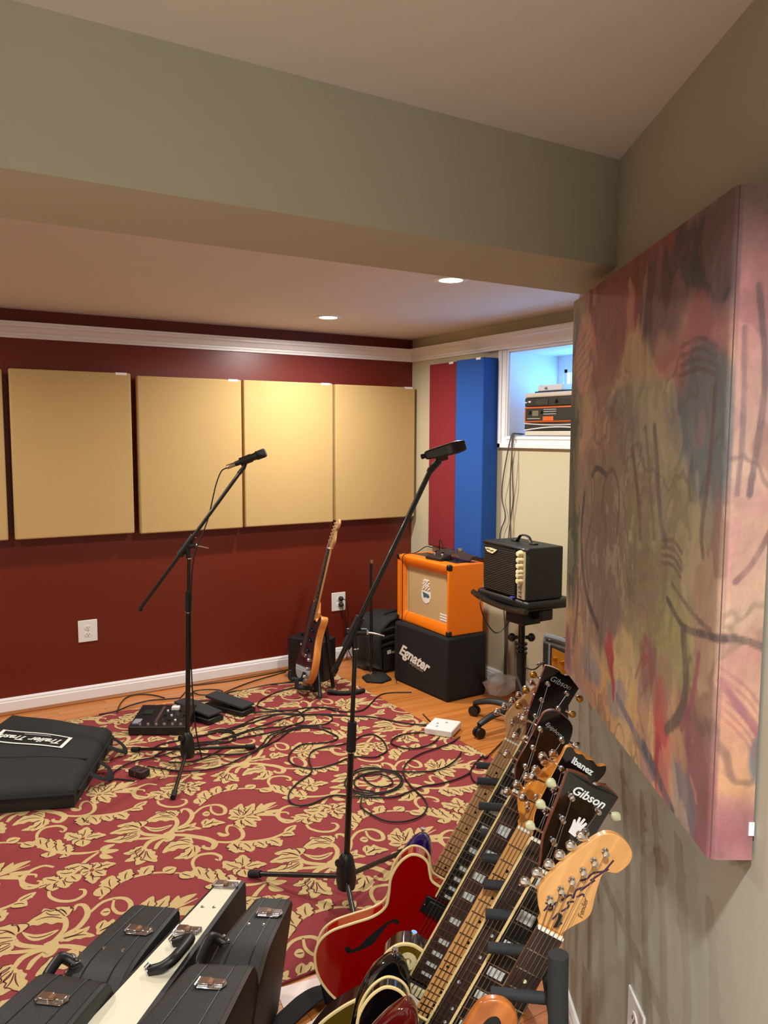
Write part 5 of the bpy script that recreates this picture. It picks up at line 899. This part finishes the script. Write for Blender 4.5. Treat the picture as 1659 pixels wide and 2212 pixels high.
# ------------------------------------------------------------------ guitar cases standing on edge
M_case = mat('black_case_vinyl', (32, 34, 34), .48, bump=.25, bscale=500); M_caseb = mat('brown_case_vinyl', (40, 27, 20), .5, bump=.25, bscale=500); M_tan = wood('tan_latch_inlay', (120, 84, 58), (160, 118, 84), (50, 50, 50), .4)
def hard_case(label, Lf, Rf, Ln, Rn, prof_, msurf, mside, handle, latches, snaps=(), edge=None, bot=0):
    """Lf..Rn: top corners at far and near end (floor x, y); prof_: list of (t, z) along the case from far to near"""
    O = (Lf + Rf) / 2; t = thing('guitar_case', label, 'guitar case', (O.x, O.y, 0), group='guitar cases at the lower left')
    o3 = Vector((O.x, O.y, 0)); P = [(v.x, v.y) for v in crom([(a_, b_, 0) for a_, b_ in prof_], 5)]
    def pt(k, s, z, ins=0):
        a_, b_ = Lf.lerp(Ln, k), Rf.lerp(Rn, k); p = a_.lerp(b_, (s + 1) / 2); w_ = (b_ - a_).normalized(); return Vector((p.x, p.y, z)) - o3 - w_.to_3d() * s * ins
    rings = []
    for k, z in P: rings.append([tuple(pt(k, -1, .012)), tuple(pt(k, -1, z - .012)), tuple(pt(k, -1, z - .003, .003)), tuple(pt(k, -1, z, .012)), tuple(pt(k, 1, z, .012)), tuple(pt(k, 1, z - .003, .003)), tuple(pt(k, 1, z - .012)), tuple(pt(k, 1, .012, bot))])
    MB().rings(rings).build('shell', mside, t, smooth=True)
    n = len(P); vs_ = [tuple(pt(k, s, z + .0012, .013)) for k, z in P for s in (-1, 1)]
    vs_ += [tuple(pt(k, s, z - .002, .013)) for k, z in P for s in (-1, 1)]; m_ = 2 * n
    fs_ = [(2 * i, 2 * i + 1, 2 * i + 3, 2 * i + 2) for i in range(n - 1)] + [(m_ + 2 * i, m_ + 2 * i + 2, m_ + 2 * i + 3, m_ + 2 * i + 1) for i in range(n - 1)] + [(2 * i, 2 * i + 2, m_ + 2 * i + 2, m_ + 2 * i) for i in range(n - 1)] + [(2 * i + 1, m_ + 2 * i + 1, m_ + 2 * i + 3, 2 * i + 3) for i in range(n - 1)]
    if edge: MB().add(vs_, fs_).build('edge_panel', msurf, t, smooth=True)
    else: MB().add(vs_, fs_).build('edge_band', msurf, t, smooth=True)
    zat = lambda k: np.interp(k, [p[0] for p in P], [p[1] for p in P])
    for s in (-.42, .42):
        MB().tube([pt(k, s, z + .0015) for k, z in P], .0016, 5).build('seam', M_blk if not edge else mat('cream_seam', (214, 208, 180), .5), t) if not edge else None
    ax_ = ((Ln + Rn) / 2 - O).to_3d().normalized(); wx = (Rf - Lf).to_3d().normalized(); up = Vector((0, 0, 1))
    def latch(k, s=0, w=1):
        c = pt(k, s, zat(k) + .003); M_ = frame(c, wx, ax_ if wx.cross(ax_).z > 0 else -ax_, up)
        l = MB().prism([(-.034, 0), (-.026, -.017), (.026, -.017), (.034, 0), (.026, .017), (-.026, .017)], 0, .002, M_).build('latch', M_chr, t, bevel=.001)
        MB().box((-.016, 0, .005), (.026, .024, .008), M_).box((.018, 0, .004), (.020, .016, .005), M_).build('latch_lever', M_chr, l, bevel=.002)
        MB().lohi((-.006, -.006, .003), (.004, .006, .0092), M_).build('latch_inlay', M_tan, l); MB().tube([M_ @ Vector((-.032, -.014, .004)), M_ @ Vector((-.032, .014, .004))], .003, 8).build('latch_hinge', M_chr, l, smooth=True)
    for k in latches: latch(*k) if isinstance(k, tuple) else latch(k)
    for k in snaps:
        for s in (-.35, .3): MB().lathe([(.005, .001), (.004, .003), (.001, .0035)], 8, Matrix.Translation(pt(k, s, zat(k)))).build('stud', M_chr if not edge else M_nick, t, smooth=True)
    k0, k1, s0, lean = handle
    a_ = pt(k0, s0, zat(k0)); b_ = pt(k1, s0, zat(k1)); hz_ = Vector((0, 0, .034)); off = wx * lean
    u_ = wx * lean + Vector((0, 0, .026)); ab = (b_ - a_)
    h = MB().tube(crom([a_ + Vector((0, 0, .006)), a_ + u_ * .6, a_ + u_ + ab * .10, a_ + u_ * 1.08 + ab * .3, b_ + u_ * 1.08 - ab * .3, b_ + u_ - ab * .10, b_ + u_ * .6, b_ + Vector((0, 0, .006))], 4), .0125, 10)
    h.build('handle', M_blk, t, smooth=True)
    for q_ in (a_, b_): MB().box(tuple(q_ + Vector((0, 0, .007))), (.022, .014, .014)).tube([q_ + Vector((0, 0, .012)) - wx * .012, q_ + Vector((0, 0, .026))], .004, 8).build('handle_bracket', M_chr, t, bevel=.002)
    return t
V2 = lambda x, y: Vector((x, y))
hard_case('cream-edged guitar case standing on its side, in the middle of the cases', V2(.708, 2.024), V2(.774, 1.976), V2(.200, 1.5815), V2(.320, 1.511), [(0, .33), (.1, .33), (.5, .33), (1, .33)], mat('cream_case_vinyl', (232, 228, 202), .5, bump=.15, bscale=500), M_case, (.44, .60, -.15, .045), [.045, .36, .93], (.20,), True)
hard_case('black guitar case at the far left, left of the cream-edged case', V2(.476, 2.025), V2(.579, 1.943), V2(.018, 1.640), V2(.155, 1.499), [(0, .33), (.25, .332), (.38, .325), (.46, .303), (.50, .30), (.515, .335), (.545, .362), (.62, .368), (.85, .37), (1, .37)], M_case, M_case, (.40, .50, -.75, -.03), [(.18, .3), (.68, .1)], (.30,))
hard_case('black guitar case with brown side, right of the cream-edged case', V2(.765, 1.891), V2(.847, 1.831), V2(.255, 1.445), V2(.428, 1.342), [(0, .328), (.15, .33), (.3, .326), (.40, .30), (.44, .295), (.455, .33), (.48, .358), (.56, .364), (.75, .366), (1, .366)], M_case, M_caseb, (.30, .42, -.7, -.03), [(.11, .3), (.60, .12)], (.18,), None, .042)
# ------------------------------------------------------------------ odds and ends near the rack
t = thing('paper_sheet', 'white sheet of paper on the floor at the rug edge, under the black strap', 'paper', (.885, 1.895, .0008), -.15)
MB().lohi((-.045, -.035, 0), (.10, .05, .0012)).build('sheet', mat('paper_white', (242, 226, 220), .8), t)
t = thing('paper_sheet', 'white sheet of paper half under the rack foot, nearest the bottom edge', 'paper', (.905, 1.765, .0008), .5)
MB().lohi((-.07, -.09, 0), (.07, .03, .0012)).build('sheet', mat('paper_white'), t)
t = thing('guitar_strap', 'black guitar strap lying on the floor beside the red guitar', 'strap', (.86, 1.83, .002))
sp = crom([(-.13, -.045, .004), (-.08, -.028, .006), (-.02, -.004, .010), (.03, .012, .016), (.08, .016, .02), (.14, .0, .02)], 6)
MB().rings([[tuple(p + Vector((dx, dy, dz))) for dx, dy, dz in ((-.010, .028, 0), (.010, -.028, .0), (.010, -.028, .003), (-.010, .028, .003))] for p in sp]).build('webbing', M_cloth2, t)
t = thing('coiled_lead', 'black coiled lead hanging at the red guitar bottom', 'cable', (.905, 1.765, .05))
coil = [(.0 + .10 * k / 90 * .2 + .014 * math.cos(k * .9), -.0 + .02 * math.sin(k * .4) * 0 + .014 * math.sin(k * .9), .10 * (1 - k / 90)) for k in range(90)]
MB().tube(coil, .0035, 5).build('coil', M_cable, t, smooth=True)
# ------------------------------------------------------------------ gear standing in the window
t = thing('recording_unit', 'orange-cased recorder with small grey screen on the window sill', 'audio unit', (XR + .005, 3.64, 1.611), group='units stacked on the window sill')
xw = XR + .003
def unit(nm, label, z0, z1, y0, y1, m, dep=.24, x0=.012, bevel=.006, mk=None):
    t = thing(nm, label, 'audio unit', (xw + x0 + dep / 2, (y0 + y1) / 2, z0), group='units stacked on the window sill')
    MB().lohi((-dep / 2, -(y1 - y0) / 2, 0), (dep / 2, (y1 - y0) / 2, z1 - z0)).build('case', m, t, bevel=bevel, seg=3)
    fx = -dep / 2
    def face(name, ya, yb_, za_, zb_, mm, d=.003): return MB().lohi((fx - d, (y0 + y1) / 2 * 0 + (y1 - y0) / 2 - yb_, za_), (fx + .001, (y1 - y0) / 2 - ya, zb_)).build(name, mm, t)
    def knob(ya, za_, r, mm): return MB().lathe([(r, 0), (r * .8, .012), (.001, .0125)], 12, frame((fx, (y1 - y0) / 2 - ya, za_), (0, -1, 0), (0, 0, 1), (-1, 0, 0))).build('control_knob', mm, t, smooth=True)
    return t, face, knob
bpy.data.objects.remove(t)
yA, yB_ = 3.03, 3.600
M_pale = mat('pale_metal', (226, 216, 198), .35); M_dk = mat('dark_faceplate', (34, 38, 38), .35); M_org = mat('orange_case', (226, 104, 38), .4)
t, face, knob = unit('rack_tray', 'pale shelf tray at the bottom of the stack on the window sill', 1.551, 1.580, yA, yB_ - .005, M_pale)
t, face, knob = unit('audio_unit', 'black unit with curved white trim, second from the bottom on the window sill', 1.581, 1.628, yA, yB_, M_dk)
cur = lambda z_, b_: [(-.123, .28 - .56 * k / 16, z_ + b_ * math.sin(PI * k / 16)) for k in range(17)]
MB().tube(cur(.004, .018), .004, 6).build('curved_trim', M_wht, t, smooth=True); MB().tube(cur(.043, -.010), .003, 6).build('curved_trim', M_wht, t, smooth=True)
t, face, knob = unit('audio_unit', 'orange-cased recorder with a small grey screen in the window stack', 1.629, 1.720, yA, yB_ + .003, M_org)
face('faceplate', .016, .60, .010, .082, M_dk); face('screen', .075, .125, .038, .068, mat('lcd_grey', (120, 120, 98), .3), .004); face('orange_button', .165, .25, .010, .034, M_org, .005)
for k, z_ in enumerate((.060, .046, .072)): face('label_line', .17, .27, z_, z_ + .0025, M_ink, .0042)
face('label_line', .03, .14, .022, .0245, M_ink, .0042); knob(.05, .058, .012, M_blk); knob(.15, .058, .009, M_blk)
t, face, knob = unit('audio_unit', 'black faceplate unit with white mark above the orange recorder', 1.721, 1.772, yA, yB_, M_dk)
face('badge', .035, .055, .024, .033, M_ink); face('badge', .003, .022, .022, .028, M_ink); face('display', .10, .2, .010, .04, mat('smoked_screen', (44, 50, 52), .15)); knob(.26, .026, .012, M_blk)
t, face, knob = unit('audio_unit', 'pale flat unit over the black faceplate unit in the window', 1.7725, 1.800, yA, yB_, M_pale, bevel=.010)
t, face, knob = unit('audio_unit', 'thin black unit on the pale lid in the window', 1.8005, 1.810, yA + .1, yB_ - .04, M_blk, .16, .05)
t, face, knob = unit('router_box', 'white box with a dark spot on top of the stack in the window', 1.8105, 1.846, 3.34, 3.545, M_wht, .14, .06)
knob(.075, .016, .008, mat('grey_socket')); MB().tube([(-.06, .09, .036), (.0, .0, .0365), (.06, -.1, .0365)], .001, 4).build('lead', M_cable, t)
# ------------------------------------------------------------------ cables
CB = [["long lead from the floor pedals to the covered cabinet",[[1.532,4.062],[1.635,4.062],[1.771,4.006],[1.857,3.979],[1.924,3.978],[2.013,3.938],[2.052,3.849],[2.089,3.807],[2.156,3.774],[2.223,3.799],[2.333,3.894],[2.43,3.978],[2.505,3.977],[2.613,3.921]]],["lead running straight across the rug to the white box",[[1.385,3.849],[1.529,3.897],[1.749,3.956],[1.827,3.897],[1.909,3.865],[2.015,3.796],[2.085,3.724],[2.164,3.669],[2.218,3.588],[2.27,3.493],[2.36,3.397]]],["lead making a small loop left of the right stand tube",[[1.429,3.737],[1.648,3.73],[1.743,3.768],[1.814,3.721],[1.903,3.691],[1.967,3.728],[1.987,3.781],[1.941,3.846],[1.842,3.895]]],["lead wandering in wide bends under the right stand",[[1.486,3.56],[1.597,3.615],[1.69,3.688],[1.758,3.702],[1.813,3.685],[1.856,3.632],[1.872,3.556],[1.874,3.486],[1.819,3.456],[1.751,3.471],[1.675,3.496],[1.602,3.451],[1.551,3.386],[1.534,3.305],[1.564,3.237],[1.614,3.2],[1.701,3.204],[1.785,3.227],[1.84,3.221],[1.902,3.174],[1.966,3.192],[2.007,3.226],[2.047,3.323],[2.055,3.403],[2.038,3.441],[1.98,3.437],[1.914,3.404]]],["lead bending in an S left of the right stand and on to the rack",[[1.914,3.404],[1.846,3.393],[1.777,3.404],[1.71,3.405],[1.657,3.37],[1.615,3.292],[1.585,3.204],[1.548,3.157],[1.467,3.107],[1.405,3.051],[1.371,2.997],[1.359,2.945],[1.377,2.903],[1.426,2.891],[1.492,2.909],[1.546,2.913],[1.592,2.878],[1.638,2.843],[1.683,2.808],[1.747,2.769],[1.8,2.767],[1.856,2.779],[1.918,2.788],[1.995,2.773],[2.08,2.77],[2.171,2.79],[2.228,2.833],[2.282,2.872],[2.359,2.918]]],["lead looping in front of the white box",[[2.318,3.299],[2.229,3.341],[2.149,3.346],[2.079,3.304],[2.065,3.251],[2.093,3.184],[2.155,3.157],[2.235,3.169],[2.311,3.217]]],["lead sweeping from the white box to a plug in front of the coil",[[2.427,3.19],[2.332,3.131],[2.234,3.109],[2.128,3.095],[2.034,3.058],[1.967,3.008],[1.916,2.935],[1.883,2.841],[1.866,2.742],[1.855,2.675],[1.827,2.62],[1.771,2.571],[1.708,2.556],[1.653,2.57],[1.613,2.607],[1.597,2.663],[1.588,2.723],[1.597,2.773],[1.634,2.83]]],["coiled lead lying in rings just right of the right stand",[[2.3,3.011],[2.234,2.956],[2.135,2.906],[2.047,2.899],[1.962,2.938],[1.891,2.998],[1.839,3.068],[1.773,3.09],[1.707,3.061],[1.646,3.0],[1.627,2.917],[1.664,2.842],[1.743,2.817],[1.82,2.831],[1.875,2.878],[1.899,2.954],[1.87,3.023],[1.796,3.068],[1.718,3.055],[1.661,2.991],[1.642,2.908],[1.688,2.85],[1.762,2.826],[1.837,2.852],[1.884,2.913],[1.875,2.985],[1.815,3.027],[1.737,3.027],[1.681,2.978],[1.668,2.908],[1.711,2.854]]],["small inner lead loop inside the coil",[[1.683,2.993],[1.742,3.024],[1.793,3.015],[1.837,2.97],[1.838,2.908],[1.804,2.872],[1.754,2.879],[1.734,2.927],[1.745,3.005],[1.768,3.033]]],["thick black plug lead by the rack arms",[[2.188,2.797],[2.15,2.728],[2.142,2.684],[2.141,2.65]]],["lead from the wood floor to the rack arms at the right",[[2.575,3.026],[2.44,2.946],[2.35,2.886],[2.359,2.918]]],["lead lying in a flat loop on the wood by the red wall",[[1.409,4.519],[1.473,4.585],[1.496,4.526],[1.568,4.483],[1.632,4.505],[1.621,4.559],[1.557,4.603],[1.484,4.604],[1.45,4.539]]],["upper of the leads running along the baseboard to the blue guitar",[[1.381,4.535],[1.509,4.722],[1.562,4.722],[1.736,4.701],[1.927,4.707],[2.088,4.718],[2.179,4.73]]],["lower of the leads running along the baseboard to the blue guitar",[[1.513,4.427],[1.61,4.458],[1.723,4.545],[1.893,4.624],[2.138,4.696]]],["lead from the rug edge to the foot of the blue guitar",[[1.601,4.433],[1.672,4.46],[1.771,4.484],[1.923,4.474],[2.081,4.438]]],["lead arching over the wood floor behind the floor effects pedal",[[0.999,4.445],[1.052,4.604],[1.117,4.709],[1.194,4.723],[1.262,4.667],[1.304,4.582]]],["lead from the soft bag to the floor effects pedal",[[0.905,4.462],[1.003,4.496],[1.094,4.55],[1.206,4.582],[1.296,4.557],[1.381,4.535]]],["lead bending round from the blue guitar stand to the middle of the rug",[[2.049,4.34],[1.919,4.318],[1.789,4.247],[1.715,4.163],[1.716,4.094],[1.769,4.022],[1.858,3.955],[1.862,3.874],[1.82,3.787],[1.718,3.763],[1.628,3.794],[1.515,3.804],[1.428,3.777],[1.335,3.767]]],["upper lead of the bundle between the left stand and the rug middle",[[1.238,3.869],[1.312,3.869],[1.432,3.888],[1.517,3.908],[1.622,3.968],[1.704,3.969],[1.779,3.95],[1.893,3.869],[2.004,3.784]]],["middle lead of the bundle between the left stand and the rug middle",[[1.157,3.727],[1.221,3.75],[1.31,3.76],[1.415,3.784],[1.518,3.813],[1.625,3.843],[1.736,3.874],[1.836,3.89],[1.952,3.952],[2.025,3.922],[2.076,3.851]]],["lower lead of the bundle, curving past the left stand foot",[[1.068,3.662],[1.187,3.649],[1.282,3.582],[1.371,3.538],[1.436,3.538],[1.506,3.599],[1.581,3.685],[1.66,3.705],[1.754,3.718],[1.826,3.698],[1.898,3.613]]],["lead passing in front of the left stand and curving up to the right",[[0.945,3.623],[1.003,3.552],[1.078,3.48],[1.165,3.445],[1.253,3.447],[1.335,3.481],[1.421,3.518],[1.524,3.589],[1.605,3.67],[1.748,3.705]]],["lead with a black plug just right of the left stand front leg",[[1.042,3.62],[1.11,3.579],[1.177,3.577],[1.256,3.607],[1.351,3.672]]],["lead curving round the wall adapter towards the left stand",[[0.765,3.59],[0.789,3.628],[0.846,3.683],[0.918,3.714],[1.016,3.712],[1.133,3.741],[1.238,3.761]]],["short lead with a gold plug tip left of the wall adapter",[[0.759,3.576],[0.787,3.566],[0.812,3.544],[0.854,3.502]]],["lead looping behind the left stand hub",[[1.005,3.818],[1.072,3.861],[1.13,3.868],[1.172,3.865],[1.275,3.869],[1.368,3.88],[1.418,3.85],[1.435,3.795],[1.395,3.73],[1.334,3.724],[1.238,3.761]]],["lead bunched behind the left stand, passing below its hub",[[1.009,3.736],[1.092,3.787],[1.179,3.796],[1.286,3.774],[1.37,3.724],[1.42,3.737],[1.443,3.835],[1.407,3.903],[1.331,3.903]]],["short lead from the rocking pedals over the wood floor",[[1.414,4.429],[1.451,4.392],[1.504,4.375],[1.533,4.386]]],["lead crossing the wood in front of the covered cabinet, left part",[[1.939,4.484],[2.04,4.486],[2.123,4.485]]]]
def cable(label, pts, r=.0036, group='cables across the rug', nm='cable', m=M_cable, n=5):
    base = Vector(pts[0]); t = MB().tube([p - base for p in crom(pts, n)], r, 6).build(nm, m, smooth=True, loc=base); return tag(t, label, 'cable', group)
def floor_z(p): 
    on = RUG[0] < p[0] < RUG[2] and RUG[1] < p[1] < RUG[3]; return (ZR if on else 0) + .0042
for i, (lb, pts) in enumerate(CB):
    cable(lb, [(x, y_, floor_z((x, y_)) + .0003 * (i % 12)) for x, y_ in pts])
MB2 = lambda a_, b_, r, nm, m, par: MB().cyl(a_, b_, r).build(nm, m, par, smooth=True)
cable('mic lead drooping from the left microphone down its boom', [(1.309, 3.50, 1.402), (1.285, 3.515, 1.385), (1.262, 3.52, 1.33), (1.245, 3.525, 1.26), (1.228, 3.525, 1.19), (1.205, 3.52, 1.13), (1.155, 3.53, 1.0), (1.138, 3.54, .8), (1.136, 3.548, .5), (1.150, 3.548, .2), (1.175, 3.535, .03)], .0032, None)
for i, (yy, dx) in enumerate(((3.662, 0), (3.650, .004), (3.640, -.003))):
    cable(['black lead hanging from the window sill, bowed far to the left', 'black lead hanging straight down from the window sill, middle one', 'black lead hanging from the window sill, the right one'][i], [(XR + .06, yy + .01, wz0 + .012), (XR - .0, yy + .004, wz0 + .014), (XR - .034, yy, wz0 - .01), (XR - .034, yy + (.062, -.012, .018)[i], 1.30), (XR - .02, yy + (.086, -.004, .034)[i], 1.17), (XR - .02, yy + (.052, .014, .03)[i], 1.06), (XR - .022, yy + (.10, .03, .02)[i], .9), (XR - .02, yy + .04, .4), (XR - .05, yy, .012)], .0038, 'leads hanging from the window', m=mat('grey_cable', (84, 80, 72), .6))
cable('thin lead hanging over the front of the orange amplifier', [(2.95, 4.19, .83), (2.88, 4.17, .845), (2.80, 4.165, .812), (2.705, 4.16, .806), (2.694, 4.155, .72), (2.694, 4.155, .5), (2.690, 4.155, .385), (2.640, 4.15, .34), (2.635, 4.14, .15), (2.62, 4.1, .01)], .0028, None)
cable('lead arching from the corner onto the orange amplifier top', [(3.13, 4.36, .6), (3.10, 4.33, .80), (3.04, 4.24, .87), (2.96, 4.1, .86), (2.92, 4.02, .835)], .003, None)
cable('lead hanging in a loop under the stool seat', [(2.66, 3.30, .715), (2.585, 3.24, .69), (2.60, 3.22, .60), (2.66, 3.2, .52), (2.72, 3.18, .56), (2.74, 3.16, .62)], .003, None)
cable('lead running from the half hidden amplifier to the stool', [(2.60, 2.78, .47), (2.66, 2.9, .40), (2.74, 3.05, .36), (2.78, 3.10, .37)], .0035, None)
cable('power cord falling from the outlet beside the blue guitar', [(2.583, YB - .035, .39), (2.585, YB - .05, .33), (2.60, YB - .06, .2), (2.57, YB - .07, .08), (2.5, YB - .1, .008), (2.42, YB - .2, .006)], .003, None)
cable('second power cord from the upper plug beside the blue guitar', [(2.583, YB - .035, .434), (2.60, YB - .06, .42), (2.615, YB - .06, .30), (2.60, YB - .05, .14), (2.64, YB - .09, .008), (2.60, YB - .25, .006)], .003, None)
# crumpled clear bag by the right baseboard
t = thing('plastic_bag', 'crumpled clear plastic bag on the floor behind the covered cabinet', 'plastic bag', (3.03, 3.60, .0))
vs_, fs_ = [], []
rs_ = random.Random(4)
rings_ = [[(.085 * math.sin(PI * j / 7) * (1 + rs_.uniform(-.25, .25)) * math.cos(2 * PI * i / 12), .10 * math.sin(PI * j / 7) * (1 + rs_.uniform(-.25, .25)) * math.sin(2 * PI * i / 12), .07 - .068 * math.cos(PI * j / 7)) for i in range(12)] for j in range(1, 7)]
pm_ = mat('clear_film', (215, 218, 218), .18); pm_.node_tree.nodes['Principled BSDF'].inputs['Alpha'].default_value = .42
MB().rings(rings_).build('film', pm_, t)
